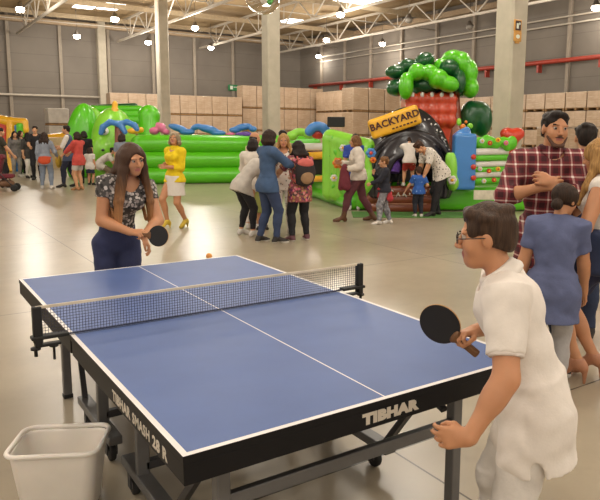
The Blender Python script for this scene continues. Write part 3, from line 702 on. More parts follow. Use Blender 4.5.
# net
nt = thing('table_tennis_net', 'dark mesh net with pale top band clamped across the blue table', 'net', (0, 0, .76))
NETM = mat('net_cord', '#2b3048', .7)
nm = MB(); NX = .895
k = int(2*NX/.0135)
for i in range(k+1):
    x = -NX+2*NX*i/k; nm.box((x, 0, .078), (.0016, .0016, .138))
for j in range(11): nm.box((0, 0, .012+.0132*j), (2*NX, .0016, .0016))
nm.build('net_mesh', NETM, nt)
MB().box((0, 0, .149), (2*NX+.02, .006, .014), bev=.002).build('top_band', mat('band_cream', '#d9cdb8', .7), nt)
MB().box((0, 0, .007), (2*NX, .004, .006)).build('bottom_cord', NETM, nt)
for g in (1, -1):
    p = MB().box((g*.9, 0, .07), (.04, .034, .17), bev=.006).build('post', RUB, nt)
    c = MB().box((g*.85, 0, .012), (.16, .05, .016), bev=.004).box((g*.86, 0, -.026), (.11, .04, .012), bev=.004).box((g*.9, 0, -.008), (.03, .045, .04), bev=.004).build('clamp', RUB, nt)
    MB().lathe([(.006, -.04), (.006, .02), (.02, .022), (.022, .034), (.01, .036)], (g*.835, 0, -.062), 14).build('clamp_screw', RUB, c)
    MB().lathe([(.008, 0), (.008, .03), (.022, .032), (.022, .042), (.006, .044)], (g*.912, 0, -.075), 14).build('tension_knob', RUB, c)
# ball in flight, tub
bl = at_d(209, 256, 6.3); b = MB(); bmesh.ops.create_uvsphere(b.bm, u_segments=20, v_segments=14, radius=.03)
for f in b.bm.faces: f.smooth = True
o = b.build('table_tennis_ball', mat('ball_orange', '#e39a4c', .45, .03), None, bl); tag(o, 'small orange ball in flight just beyond the table', 'ball')
tub_c = np.mean([at_z(x, y, .32) for x, y in ((7, 453), (30, 428), (107, 424), (92, 452))], 0)
TUB = mat('tub_plastic', '#ebe5dd', .35, .04, 4, sss=.1)
tb = thing('storage_tub', 'translucent white plastic tub standing on the floor beside the table', 'tub', (tub_c[0], tub_c[1], 0), math.radians(-28))
def rr(w, d, r, n=6):
    pts = []
    for cx, cy, a0 in ((w-r, d-r, 0), (-w+r, d-r, 90), (-w+r, -d+r, 180), (w-r, -d+r, 270)):
        for i in range(n+1): a = math.radians(a0+90*i/n); pts.append((cx+r*math.cos(a), cy+r*math.sin(a)))
    return pts
def tubmesh():
    bm = bmesh.new(); W, D_ = .188, .142; H_ = .32
    lv = [(W-.045, D_-.04, .0, .05), (W-.035, D_-.03, .012, .055), (W-.004, D_-.004, H_-.03, .05), (W-.002, D_-.002, H_-.018, .05)]
    inn = [(W-.006, D_-.006, H_-.018, .048), (W-.008, D_-.008, H_-.03, .046), (W-.039, D_-.034, .02, .05), (W-.05, D_-.045, .008, .045)]
    rings = [[bm.verts.new((x, y, z)) for x, y in rr(w, d, r)] for w, d, z, r in lv+inn]
    n = len(rings[0])
    for a, b_ in zip(rings, rings[1:]):
        for k in range(n): f = bm.faces.new((a[k], a[(k+1) % n], b_[(k+1) % n], b_[k])); f.smooth = True
    bm.faces.new(rings[0][::-1]); bm.faces.new(rings[-1]); mb = MB(); mb.bm = bm; return mb
tubmesh().build('tub_body', TUB, tb)
rim = MB(); P = rr(.193, .147, .053); pts = [(x, y, .312) for x, y in P]; rim.tube(pts+[pts[0]], .011, 8); rim.build('rim', TUB, tb)
# clear balloon near the roof
bp = at_d(263, -4, 9.0); cb = thing('clear_balloon', 'clear bubble balloon with coloured shapes inside floating under the roof', 'balloon', bp)
t = NT('clear_film'); t.b.inputs['Transmission Weight'].default_value = 1; t.b.inputs['Roughness'].default_value = .02; t.b.inputs['IOR'].default_value = 1.18; t.b.inputs['Base Color'].default_value = (1, 1, 1, 1)
mb = MB(); bmesh.ops.create_uvsphere(mb.bm, u_segments=32, v_segments=20, radius=.25)
for f in mb.bm.faces: f.smooth = True
mb.build('film', t.m, cb)
q = SDF(.008); q.ell((.1, .02, .02), (.05, .05, .09)); q.ell((.06, -.05, -.06), (.04, .03, .05)); q.obj('inner_shape', mat('balloon_green', '#4f9a4a', .4), cb)
q = SDF(.008); q.ell((.0, -.03, .0), (.07, .05, .1)); q.ell((-.08, .0, .03), (.05, .04, .06)); q.obj('inner_shape', mat('balloon_white', '#e6e0da', .3), cb)
q = SDF(.008); q.ell((.13, .05, .1), (.04, .04, .05)); q.obj('inner_shape', mat('balloon_orange', '#c96a3f', .4), cb)
MB().tube([(0, 0, .25), (.02, 0, .8)], .003, 6).build('string', mat('string_white', '#d8d2c8', .6), cb)
# ---------------------------------------------------------------- inflatables
def pvc(name, col, var=.04): return mat(name, col, .28, var, 3, coat=.25)
G1 = pvc('pvc_green', '#59bf1a'); G2 = pvc('pvc_light_green', '#86cf3c'); DG = pvc('pvc_dark_green', '#14502a'); BK = pvc('pvc_black', '#1e1b22'); YE = pvc('pvc_yellow', '#efb428'); RD = pvc('pvc_red', '#c23a22'); RB = pvc('pvc_orange_red', '#c8482c')
BR = pvc('pvc_brown', '#8a4a34'); BL = pvc('pvc_blue', '#3f7fc4'); WH = pvc('pvc_white', '#d9d6d0'); PK = pvc('pvc_pink', '#d46a94'); PU = pvc('pvc_purple', '#5c3a96'); OR = pvc('pvc_orange', '#dd7a1c')
class Frame:
    def __init__(s, px, py): s.o = floor_px(px, py); s.o[2] = 0; s.rz = -YAW; s.dep0 = float((s.o-CP)@CD)
    def __call__(s, px, py, dep): return rz_(YAW) @ (at_d(px, py, dep)-s.o)
    def px(s, dep): return dep/FPX
F = Frame(408, 213)
bi = thing('bouncy_castle', 'large inflatable castle with black tyre arch, yellow BACKYARD sign and broccoli tree', 'bouncy castle', F.o, F.rz)
SC = 1.0
def blobs(name, m_, lst, dep, h=.035, k=.05, ddep=None, sq=1.0):
    q = SDF(h)
    for i, e in enumerate(lst):
        x, y, rx_, ry_ = e[:4]; dd = e[4] if len(e) > 4 else 0; a = math.radians(e[5]) if len(e) > 5 else 0
        p = dep/FPX; q.ell(F(x, y, dep+dd), SC*np.array([rx_*p, max(min(rx_, ry_)*p*sq, .05), ry_*p]), ry(-a), k)
    return q.obj(name, m_, bi)
p14 = 14/FPX
# base
q = SDF(.04); D0 = F.dep0
a = F(352, 200, D0+.6); b_ = F(535, 200, D0+.9)
for z in (.17, .42): q.cap((a[0], a[1], z), (b_[0], b_[1], z), .19, k=.03)
e = F(312, 195, 17.5); 
for z in (.17, .42): q.cap((a[0], a[1], z), (e[0], e[1], z), .19, k=.03)
q.box(((a[0]+b_[0])/2+.2, 1.9, .27), (2.2, 1.5, .26), rad=.1, k=.03); q.obj('base', G1, bi)
# step log
q = SDF(.025); s0 = F(371, 205, D0+.1); s1 = F(431, 205, D0+.1)
for z in (.09, .27, .45): q.cap((s0[0], .25-.0*z, z), (s1[0], .25, z), .11, k=.012)
q.obj('step', BR, bi)
for z in (.18, .36): MB().box(((s0[0]+s1[0])/2, .135, z), (1.1, .012, .018)).build('step_stripe', mat('step_pale', '#c08a70', .4), bi)
# tyre arch
q = SDF(.03); tc = F(408, 186, 14.3); q.ell(tc+np.array([0, .12, 0]), (1.04, .5, 1.72), k=.02); q.ell(tc+np.array([0, -.3, -.05]), (.86, .3, 1.25), k=.05); q.ell(tc+np.array([0, 0, -.1]), (.56, 1.2, .92), k=.06, sub=True); q.torus(tc+np.array([0, -.45, -.02]), (0, 1, 0), .74, .07, .03); q.torus(tc+np.array([0, -.32, .25]), (0, 1, 0), .92, .06, .03)
q.cut((0, 0, -1), (0, 0, .3)); q.obj('tyre_arch', BK, bi)
q = SDF(.02)
for i in range(15):
    an = math.radians(8+i*4.6); rr_ = 1.0+.04*(i % 2); c = tc+np.array([math.cos(an)*rr_*.93, -.1-.27*math.sin(an), math.sin(an)*rr_*1.5]); q.ell(c, (.035, .02, .02), ry(-an+(.6 if i % 2 else -.6)), .005)
tag(q.obj('tyre_lettering', WH, bi), kind='stuff')
# black backing stands in for the opening's dark interior, plus white tread marks
q = SDF(.03); q.box(tc+np.array([0, .55, -.1]), (.62, .06, .8), rad=.05); q.box(tc+np.array([0, .2, -.72]), (.6, .45, .1), rad=.08); q.obj('dark_interior_back', BK, bi)
q = SDF(.016)
random.seed(4)
for i in range(16):
    x = 380+i*3.3; y = 195-abs(i-7)*.6+random.uniform(-3, 3)*.9; c = F(x, y, 13.95); q.cap(c, c+np.array([random.uniform(-.06, .06), 0, random.uniform(.02, .08)]), .018, k=.004)
tag(q.obj('tread_marks', WH, bi), kind='stuff')
# sign
sc = F(394.5, 122, 13.75); a = math.radians(19); Rm = Matrix.Rotation(-a, 3, 'Y')
q = SDF(.02); q.box(sc, (.55, .1, .21), np.array(Rm), rad=.07); q.obj('sign_board', YE, bi)
sl = MB(); tm = text_mesh('BACKYARD', .2, .006, .012, 1.05)
Mt = Matrix.Translation((sc+np.array(Rm) @ np.array([0, -.11, .03])).tolist()) @ Rm.to_4x4() @ Matrix.Rotation(math.pi/2, 4, 'X'); sl.add_mesh(tm, Mt)
for i in range(7): sl.bar(tuple(sc+np.array(Rm) @ np.array([-.1+.08*i, -.11, -.12])), tuple(sc+np.array(Rm) @ np.array([-.05+.08*i, -.11, -.12])), .03, .03)
sl.build('sign_lettering', mat('letter_brown', '#4a2010', .5), bi)
# house roof, trunk
q = SDF(.03); rc = F(428, 118, 15.2); q.box(rc+np.array([-.02, .1, -.45]), (.56, .5, .95), rad=.1)
for i in range(5):
    for j in range(3): q.ell(rc+np.array([-.46+.23*i, -.4, .42-.24*j]), (.14, .13, .16), k=.06)
q.obj('house_roof', RB, bi)
q = SDF(.02)
for i in range(5): q.ell(rc+np.array([-.44+.22*i, -.5, .5]), (.05, .035, .07), k=.01)
q.obj('roof_highlights', WH, bi)  # tile highlights modelled as white blobs along the roof front
q = SDF(.03); q.cap(F(455, 150, 15), F(453, 95, 15), .2, .15); q.cap(F(455, 120, 15), F(440, 92, 15), .12, .1); q.obj('tree_trunk', BR, bi)
SC = 1.22
blobs('tree_foliage', DG, k=.02, lst=[(396, 72, 9, 5.5), (408, 66, 8, 6), (424, 61, 9, 6.5, 0, 25), (396, 88, 8, 7), (424, 85, 13, 8), (412, 91, 9, 5), (449, 68, 8, 7, -.25), (459, 82, 5.5, 10, -.3), (435, 86, 14, 7, .2), (458, 90, 12, 6, .2), (440, 72, 10, 8, .2)], dep=14.9, sq=1.6)
blobs('tree_foliage', G1, k=.02, lst=[(417, 72, 7, 7, -.3), (429, 73, 7, 7, -.25), (406, 86, 6, 11, -.3), (453, 58, 9, 6.5), (461, 64, 8, 10), (469, 73, 7, 11), (470, 88, 7, 8.5), (438, 79, 8, 8, -.35), (448, 84, 9, 6.5, -.4, -15), (441, 67, 7, 7, .1), (460, 78, 8, 10, .15)], dep=14.8, sq=1.6)
SC = 1.0
blobs('pepper', DG, [(470, 118, 10, 17), (482, 120, 10, 17), (476, 112, 14, 11)], 15.0, sq=1.2)
# blue post with bird
q = SDF(.025); c0 = F(462.5, 187, 13.9); c1 = F(463, 136, 13.9); q.box(((c0[0]+c1[0])/2, c0[1], (c0[2]+c1[2])/2), (.23, .2, (c1[2]-c0[2])/2+.05), rad=.06); q.cap(c1+np.array([-.06, 0, 0]), c1+np.array([.06, 0, .1]), .12, .1, .05); q.obj('blue_post', BL, bi)
q = SDF(.02)
for y in (157, 167, 178): q.ell(F(473.5, y, 13.62), (.06, .05, .06))
q.obj('post_dots', RD, bi)
q = SDF(.015); q.ell(F(463, 127, 13.9), (.06, .06, .07)); q.ell(F(466, 122, 13.9), (.035, .035, .035)); q.obj('post_bird', OR, bi)
blobs('post_leaf', G2, [(459, 122, 2.5, 4), (470, 126, 3, 3)], 13.95, .02)
# plant left of the post
blobs('cactus', G2, [(452, 170, 5.5, 18), (453, 183, 6, 8), (448, 160, 3, 8)], 13.7)
def flower(px, py, dep, r, m1, m2, par=bi):
    q = SDF(.012); c = F(px, py, dep)
    for i in range(6): a = i*math.pi/3; q.ell(c+np.array([math.cos(a)*r*.6, 0, math.sin(a)*r*.6]), (r*.42, .03, r*.42), k=.01)
    o = q.obj('flower', m1, par); q = SDF(.01); q.ell(c+np.array([0, -.03, 0]), (r*.35, .03, r*.35)); q.obj('flower_centre', m2, o)
flower(452, 180, 13.45, .1, WH, YE)
# fence rails with leaves and flowers
q = SDF(.025)
for y in (152, 164.5, 175): q.cap(F(476, y, 13.9), F(515, y-1, 14.3), .075 if y < 160 else .06)
q.obj('fence_rail', WH, bi)
q = SDF(.025)
for y in (158, 170, 181): q.cap(F(476, y, 13.95), F(516, y-1, 14.35), .075)
for i in range(9): q.ell(F(478+4.2*i, 143+1.5*math.sin(i*2), 14.1), (.12, .12, .13+.03*math.sin(i)), k=.02)
q.obj('hedge', G1, bi)
random.seed(9)
for i in range(12):
    r_ = [(482, 141), (490, 143), (498, 140), (506, 143), (480, 169), (489, 171), (498, 169), (507, 171), (484, 181), (494, 180), (503, 181), (512, 160)][i]
    flower(r_[0], r_[1], 13.75+.006*(r_[0]-476), .055, [WH, RD, YE, PK][i % 4], YE if i % 4 != 2 else RD)
# red balloon finial
q = SDF(.02); q.ell(F(507, 134, 14.2), (.15, .15, .14)); q.ell(F(517.5, 134, 14.2), (.15, .15, .14)); q.cap(F(512, 137, 14.2), F(511, 152, 14.2), .18, .07, k=.05); q.obj('heart_finial', RD, bi)
MB().box(F(487, 195, 13.68), (.56, .02, .2), bev=.005).build('notice', mat('notice_white', '#cfc8b4', .6), bi)
# left wall
q = SDF(.035); w0 = F(331, 132, 15.0); w1 = F(369, 142, 14.2); 
for t_ in np.linspace(0, 1, 6):
    c = w0+(w1-w0)*t_; q.cap((c[0], c[1], .3), (c[0], c[1], c[2]-.2), .2, k=.06)
q.cap(w0-(0, 0, .12), w1-(0, 0, .12), .19, k=.05); q.obj('side_wall', G2, bi)
random.seed(11); q = SDF(.02)
for i in range(90):
    t_ = random.random(); c = w0+(w1-w0)*t_; z = random.uniform(.45, c[2]-.12); yy = c[1]-.2; q.ell((c[0]+random.uniform(-.03, .03), yy, z), (.05, .035, .09), ry(random.uniform(-1, 1)), .01)
q.obj('vine_leaves', G1, bi)
for i, (x, y) in enumerate(((338, 163), (334, 178), (349, 186), (343, 148), (360, 188))): flower(x, y, 14.55-.016*(x-335), .085 if i else .13, OR if i == 0 else WH, YE)
blobs('cactus', G2, [(368, 168, 4, 20), (366, 182, 6, 12), (371, 178, 3, 10)], 13.6)
flower(371, 153, 13.5, .11, BL, RD); flower(373, 160, 13.5, .07, OR, RD)
q = SDF(.03); q.cap(F(300, 147, 17.0), F(330, 147, 16), .1); q.obj('fence_rail', WH, bi)
q = SDF(.03); q.cap(F(300, 156, 17.0), F(330, 155, 16), .1); q.cap(F(300, 180, 16.8), F(330, 178, 15.6), .08); q.obj('fence_rail', YE, bi)
q = SDF(.03); q.cap(F(303, 150, 17.0), F(330, 150.5, 16), .05); q.obj('fence_rail', PU, bi)
q = SDF(.03); q.box(F(316, 168, 17), (.4, .2, .55), rad=.1); q.obj('gap_shade', BK, bi)  # black block stands in for the shade in the gap between the rails
q = SDF(.03)
for i in range(7): a = math.radians(20+22*i); q.ell(F(318, 136, 16.2)+np.array([math.cos(a)*.24, 0, math.sin(a)*.24]), (.12, .12, .12), k=.04)
q.obj('blue_arch', BL, bi); q = SDF(.03); q.ell(F(318, 134, 16.3), (.17, .12, .13)); q.obj('red_bump', RD, bi)
blobs('green_bumps', G2, [(300, 132, 8, 4), (310, 135, 7, 4), (292, 136, 6, 5)], 16.6)
tag(MB().box(F.o+rz_(-YAW) @ F(336, 122, 15.6), (.42, .3, .24), -YAW, .02).build('loudspeaker', mat('speaker_black', '#141416', .6)), 'black loudspeaker box on top of the vine patterned inflatable wall', 'loudspeaker')
gm = F.o+rz_(-YAW) @ np.array([0.1, -.35, .008]); mm = MB().box((0, 0, 0), (2.6, .9, .016), bev=.004).build('floor_mat', mat('mat_green', '#4f7f3c', .9, .1, 20, .3), None, gm, -YAW); tag(mm, 'thin green mat on the floor in front of the tyre arch', 'mat')
# green pool wall
pw = at_z(141, 184, 0); pe_ = at_z(312, 182, 0); P0 = np.array([pw[0], pw[1], 0]); 
pool = thing('inflatable_pool', 'long green inflatable pool wall of three stacked tubes behind the woman in yellow', 'inflatable', (0, 0, 0))
def tubes(a, b_, n, r, name, m_, par, h=.05):
    for i in range(n):
        q = SDF(h); z = r+i*r*1.86; q.cap((a[0], a[1], z), (b_[0], b_[1], z), r*1.03, k=.03); o = q.obj(name, m_, par)
tubes(P0, pe_, 3, .275, 'wall_tube', G1, pool)
back = HD*1.3; tubes(P0+back, pe_+back, 3, .275, 'wall_tube', G1, pool); tubes(P0+HD*.25, P0+back, 3, .27, 'wall_tube', G1, pool)
# things standing in the pool: palms, dolphins, toys
def free(name, m_, lst, dep, label, cat, h=.035, k=.05):
    q = SDF(h); p = dep/FPX; o0 = at_d(lst[0][0], lst[0][1], dep); fr = rz_(YAW)
    for e in lst:
        a = math.radians(e[4]) if len(e) > 4 else 0; q.ell(fr @ (at_d(e[0], e[1], dep)-o0), np.array([e[2]*p, min(e[2], e[3])*p*1.2, e[3]*p]), ry(-a), k)
    z0 = o0[2]
    return tag(q.obj(name, m_, None, None, o0, -YAW), label, cat)
free('inflatable_dolphin', BL, [(208, 129, 11, 4, -12), (196, 127, 6, 3, 20), (218, 133, 8, 3), (178, 128, 10, 3.5, -15), (187, 132, 8, 3)], 21.75, 'blue inflatable dolphin lying along the top of the pool wall left of centre', 'inflatable')
free('inflatable_dolphin', BL, [(243, 127, 9, 3.5, 10), (235, 130, 6, 3), (253, 129, 4, 3)], 21.75, 'blue inflatable dolphin nearest the carton corner above the pool', 'inflatable')
free('inflatable_ball_cluster', PK, [(154, 131, 5, 4), (162, 128, 4, 5), (166, 132, 4, 3), (158, 125, 2.5, 3)], 21.8, 'pink inflatable shapes on top of the green pool wall', 'inflatable')
free('inflatable_bump', YE, [(134, 131, 7, 3.2), (141, 130, 3, 3)], 21.7, 'yellow inflatable bump at the pool end beside the palm', 'inflatable')
free('inflatable_bump', PU, [(246, 134.5, 6, 3), (239, 134.5, 4, 2.5)], 21.6, 'purple inflatable bump on the pool wall behind the bald man', 'inflatable')
free('inflatable_bump', PK, [(229.5, 134.5, 3.5, 2), (233, 134.5, 2, 2)], 21.7, 'small pink inflatable bump on the pool wall beside the purple one', 'inflatable')
# green slide with a face
D2 = 23.5; so = at_d(105, 186, D2); so[2] = 0
F2 = lambda px, py, dep: rz_(YAW) @ (at_d(px, py, dep)-so)
sl = thing('inflatable_slide', 'big green inflatable slide with a round creature face and yellow crest', 'inflatable', so, -YAW); p2 = D2/FPX
q = SDF(.05); q.ell(F2(82, 146, D2+.3), (17*p2, .45, 43*p2), ry(math.radians(6))); q.cut((0, 0, -1), (0, 0, .01)); q.obj('side_wall', G1, sl)
q = SDF(.05); q.ell(F2(92, 150, D2+.7), (20*p2, .5, 44*p2)); q.cut((0, 0, -1), (0, 0, .01)); q.obj('side_wall', G2, sl)
q = SDF(.05)
for y in (109, 115, 121): q.cap(F2(88, y, D2+1.2), F2(140, y, D2+1.2), .13)
q.obj('cross_tube', G1, sl)
q = SDF(.05); q.cap(F2(92, 108, D2+1.4), F2(135, 106, D2+1.4), .12); q.obj('top_tube', DG, sl)
q = SDF(.05); q.ell(F2(114, 142, D2-.6), (21*p2, .7, 33*p2), k=.1); q.ell(F2(104, 152, D2-.9), (13*p2, .6, 20*p2), k=.15); q.cut((0, 0, -1), (0, 0, .01)); q.obj('creature_head', G2, sl)
q = SDF(.05); q.cap(F2(150, 178, D2), F2(149, 122, D2), .5, .36); q.ell(F2(149, 116, D2), (11*p2, .35, 11*p2)); q.cut((0, 0, -1), (0, 0, .01)); q.obj('side_wall', G1, sl)
q = SDF(.03); q.ell(F2(115, 113, D2-.9), (3.5*p2, .14, 9*p2)); q.ell(F2(115, 105, D2-.9), (2.8*p2, .11, 4*p2)); q.ell(F2(114, 119, D2-1), (3*p2, .12, 4*p2)); q.obj('crest', YE, sl)
q = SDF(.02); q.ell(F2(104, 131, D2-1.45), (4.5*p2, .12, 4*p2)); q.obj('eye_white', WH, sl); q = SDF(.02); q.ell(F2(104, 131.5, D2-1.58), (1.6*p2, .05, 1.6*p2)); q.obj('pupil', BK, sl)
q = SDF(.02); q.ell(F2(103, 150, D2-1.52), (1.6*p2, .06, 1.2*p2)); q.obj('nostril', BK, sl)
# blue palm
pp = at_d(120, 186, 20.5); pp[2] = 0; pm_ = thing('inflatable_palm', 'inflatable palm with blue fronds and brown trunk beside the creature face', 'inflatable', pp, -YAW); p3 = 20.5/FPX
F3 = lambda px, py, dep: rz_(YAW) @ (at_d(px, py, dep)-pp)
q = SDF(.03); q.cap(F3(120, 186, 20.5), F3(119, 126, 20.5), .17, .13); q.cut((0, 0, -1), (0, 0, .01)); q.obj('trunk', BR, pm_)
q = SDF(.03)
for pts in (((119, 124), (110, 122), (103, 127), (101, 133)), ((119, 124), (127, 122), (134, 125), (137, 129)), ((119, 124), (122, 127), (125, 132))):
    for a_, b_ in zip(pts, pts[1:]): q.cap(F3(*a_, 20.3), F3(*b_, 20.3), .1, .08, .03)
q.obj('fronds', BL, pm_)
# far yellow slide
yo = at_d(10, 184, 27); yo[2] = 0; ys = thing('inflatable_arch', 'yellow, red and blue inflatable arch behind the crowd at the far left', 'inflatable', yo, -YAW); F4 = lambda px, py, dep: rz_(YAW) @ (at_d(px, py, dep)-yo)
q = SDF(.05); q.cap(F4(-12, 117, 27), F4(6, 121, 27), .2); q.cap(F4(6, 121, 27), F4(24, 122, 27), .17); q.cap(F4(11, 121, 27), F4(11, 183, 27), .18); q.cap(F4(24, 122, 27), F4(25, 130, 27), .16); q.cut((0, 0, -1), (0, 0, .01)); q.obj('yellow_tube', YE, ys)
q = SDF(.05); q.box(F4(0, 152, 27.3), (.45, .25, 1.3), rad=.12); q.obj('red_panel', RD, ys); q = SDF(.05); q.box(F4(18, 152, 27.3), (.32, .22, 1.25), rad=.12); q.obj('blue_panel', BL, ys); q = SDF(.04); q.box(F4(22, 150, 27.0), (.12, .2, 1.1), rad=.08); q.obj('green_panel', G1, ys)
yb = at_d(56, 184, 30); yb[2] = 0; bb = thing('inflatable_cushion', 'low yellow inflatable between the standing couple at the left', 'inflatable', yb, -YAW); F5 = lambda px, py, dep: rz_(YAW) @ (at_d(px, py, dep)-yb)
q = SDF(.05); q.cap(F5(48, 139, 30), F5(66, 137, 30), .22); q.obj('yellow_tube', YE, bb); q = SDF(.05); q.box(F5(57, 158, 30), (.5, .25, .95), rad=.15); q.obj('body', mat('pvc_cream', '#c9b58a', .35), bb)
# ---------------------------------------------------------------- the people
W_ = lambda px, py, dep: ('w', at_d(px, py, dep))
HB = hairm('hair_black', '#15100e', '#2a201b'); HBR = hairm('hair_brown', '#2e1d14', '#4d3324'); HBL = hairm('hair_blonde', '#7a5a34', '#b98f56'); HDB = hairm('hair_dark_brown', '#1f1510', '#3a281d'); HLB = hairm('hair_light_brown', '#3f2718', '#8a6038'); HGR = hairm('hair_ash', '#6b5a45', '#a08f74')
JEAN = fabric('denim_dark', '#27324c'); JEANL = fabric('denim_light', '#7b8798'); BLKF = fabric('cloth_black', '#1b1a1e'); WHT = fabric('cloth_white', '#dad3cb', .85, .03); SOLE = mat('sole_white', '#cfc9c0', .6); DSH = mat('shoe_dark', '#25211f', .6); WSH = mat('shoe_white', '#cdc8c2', .6); BRSH = mat('shoe_brown', '#5a3a22', .5)
def put(x, y): return np.array([x, y, 0.0])
# --- girl at the far end
g_ = ground(115, 4.92)
P = Person('girl with very long brown hair and dark blue leggings playing at the far table end', g_, 1.63, (.42, -.9), .0075, 1.02, 'f', .92, lean=22, side=-8, twist=14, head=(22, 11, 4), sk='tan',
           rh=W_(130, 232, 4.66), rhd=unit(rz_(0) @ np.array([-.75, .6, .0])), rhn=(.3, .25, .9), rpole=(.8, -.5, -.6), lh=W_(143, 236, 4.68), lpole=(-1, -.6, -.5), lhd=(-.5, .2, -1), curl=(30, 62), lf=(-.05, .0, 0), rf=(.05, -.06, 0))
P.top('tank_top', spots('girl_top', '#4a4644', ['#b3aaa5', '#8a807c', '#c9c2bd', '#2d2b2c'], 42, .5), (.2, .2), -.045, 1.0, .010, .03)
P.trousers('leggings', fabric('leggings_navy', '#2c3358'), .97, .012, .14); P.shoes(WSH, SOLE)
P.hair(ombre('hair_girl', '#452e20', '#a8764a', 1.0, 1.42), 'long', .44, 1.1, True)
GIRL = P
# --- boy in front
b_ = ground(543, 2.17)
bl_ = P = Person('boy in white polo shirt and glasses in profile at the near table end', b_, 1.45, (-.97, .24), .0065, 1.12, 'm', 1.06, lean=20, side=0, twist=0, head=(0, 6, 0), sk='tan', shw=.98,
           lh=W_(469, 438, 1.98), lpole=(-.1, -1, -.1), lhd=(.05, 1, -.12), lhn=(-1, .1, .15), rh=W_(474, 331, 2.42), rpole=(.9, -.6, -.5), rhd=None, rhn=(.2, .2, 1), curl=(34, 68), lf=(-.09, -.02, 0), rf=(.08, .06, 0))
P.top('polo_shirt', mat('polo_white', '#e3dbd3', .88, .02, 30, .25, .003), (.36, .36), .16, 1.1, .016, .03, wr=.005, sl_off=.02, slit=1)
q = SDF(.006); nn = unit(P.NT-P.NB)
q.torus(P.NB+nn*.012, nn+np.array([0, .35, 0]), .058, .016, squash=1.6); q.torus(P.NB+nn*.0-np.array([0, .004, 0]), nn+np.array([0, .35, 0]), .072, .013, squash=1.2); q.obj('collar', mat('polo_white', '#e3dbd3'), P.root)
for sg in (1, -1):
    S, E_, W2 = P.arm[sg][:3]; f = .36/.5; e = S+(E_-S)*f; ax = unit(E_-S); qq = SDF(.0055); qq.flat(e-ax*.022, e+ax*.006, .058*1.0, .056, .004); 
    qq.obj('sleeve_cuff', mat('cuff_white', '#d5cbc4', .85), P.root)
P.trousers('trousers', fabric('trousers_white', '#cfc9c2'), .97, .014, .05); P.shoes(WSH, SOLE)
P.hair(hairm('hair_boy', '#2b1d15', '#4c382a'), 'short', vol=1.06)
gl = MB(); hsP = P.hs
fr = lambda x, y, z: (P.HC+P.Rh @ np.array([x, y, z])*hsP)
for sg in (1, -1):
    pts = [fr(sg*.032+.023*math.cos(a), .105, .006+.017*math.sin(a)) for a in np.linspace(0, 2*math.pi, 17)]; gl.tube(pts, .0018, 6, caps=False)
    gl.tube([fr(sg*.055, .104, .01), fr(sg*.078, .085, .012), fr(sg*.082, .0, .01)], .0018, 6)
gl.tube([fr(-.01, .107, .01), fr(.01, .107, .01)], .0018, 6); tag(gl.build('glasses', mat('glasses_dark', '#2a2422', .3), None, P.loc, P.rz), 'thin dark glasses worn by the boy in the white polo', 'glasses')
# --- bats
def bat(hand, blade_c, face_n, label):
    hand = np.asarray(hand, float); bc = np.asarray(blade_c, float); y = unit(bc-hand); n = unit(np.asarray(face_n)-y*(np.asarray(face_n)@y)); x = np.cross(y, n)
    R = Matrix((x.tolist(), y.tolist(), n.tolist())).transposed(); t = thing('table_tennis_bat', label, 'bat', bc); t.rotation_euler = R.to_euler()
    pl = [(.075*math.sin(a)*(1 if abs(a) < 2.6 else 1), .079*math.cos(a)) for a in np.linspace(0, 2*math.pi, 40, endpoint=False)]
    MB().prism(pl, -.003, .003).build('blade', mat('bat_wood', '#b98a52', .5), t)
    for z in (.003, -.0052): MB().prism([(a*.985, b*.985) for a, b in pl], z, z+.0022).build('rubber', mat('bat_rubber', '#151418', .6), t)
    q = SDF(.003); q.box((0, -.118, 0), (.014, .055, .012), rad=.008); q.cap((-.02, -.07, 0), (.02, -.07, 0), .009, k=.02); q.obj('handle', mat('bat_handle', '#6d4a2c', .5), t)
S, E_, W2, hd, n, cu = bl_.arm[1]
tow = lambda P, v: P.loc+rz_(P.rz) @ v
hw = tow(bl_, W2+hd*.08-n*.02)
bat(hw, at_d(440, 324, float((hw-CP) @ CD)+.02), -CD*.72-HR*.74, 'black table tennis bat held out by the boy in white')
S, E_, W2, hd, n, cu = GIRL.arm[1]; hw = tow(GIRL, W2+hd*.075-n*.02)
bat(hw, at_d(158.5, 236, float((hw-CP) @ CD)-.04), -CD*.95+HR*.2, 'black table tennis bat held by the long haired girl')
# --- man in plaid
def plaid():
    t = NT('plaid_shirt'); v = t.coord(rot=(0, 0, .0)); sx = t.n.new('ShaderNodeSeparateXYZ'); t.link(v, sx.inputs[0]); col = '#78262e'
    def band(i, per, wd, off): return t.math('LESS_THAN', t.math('PINGPONG', t.math('ADD', sx.outputs[i], off), per/2), wd/2)
    a = band(0, .075, .034, .01); b = band(2, .08, .036, 0); d = t.math('MULTIPLY', t.math('ADD', a, b), .42); c = t.mix(d, col, '#2b1218')
    e = t.math('MAXIMUM', band(0, .075, .011, .047), band(2, .08, .011, .04)); ee = t.math('MULTIPLY', band(0, .075, .013, .047), band(2, .08, .013, .04))
    c = t.mix(t.math('MULTIPLY', e, .6), c, '#c9a8a0'); c = t.mix(ee, c, '#e8dcd6')
    t.link(c, t.b.inputs['Base Color']); t.b.inputs['Roughness'].default_value = .85; t.bump(t.noise(v, 40, 3), .2, .004); return t.m
m_ = ground(548, 4.6)
P = Person('man in red plaid shirt with clasped hands standing beyond the table', m_, 1.84, (-.1, -1), .0085, 1.0, 'm', 1.02, lean=0, twist=0, head=(10, 2, -3), sk='tan',
           rh=W_(541, 187, 4.28), lh=W_(553, 183, 4.25), rpole=(1, -.5, -.6), lpole=(-1, -.5, -.7), rhd=(-.85, .45, .3), lhd=(.9, .2, .35), rhn=(.3, .9, .2), lhn=(-.2, .9, .3), curl=(55, 50))
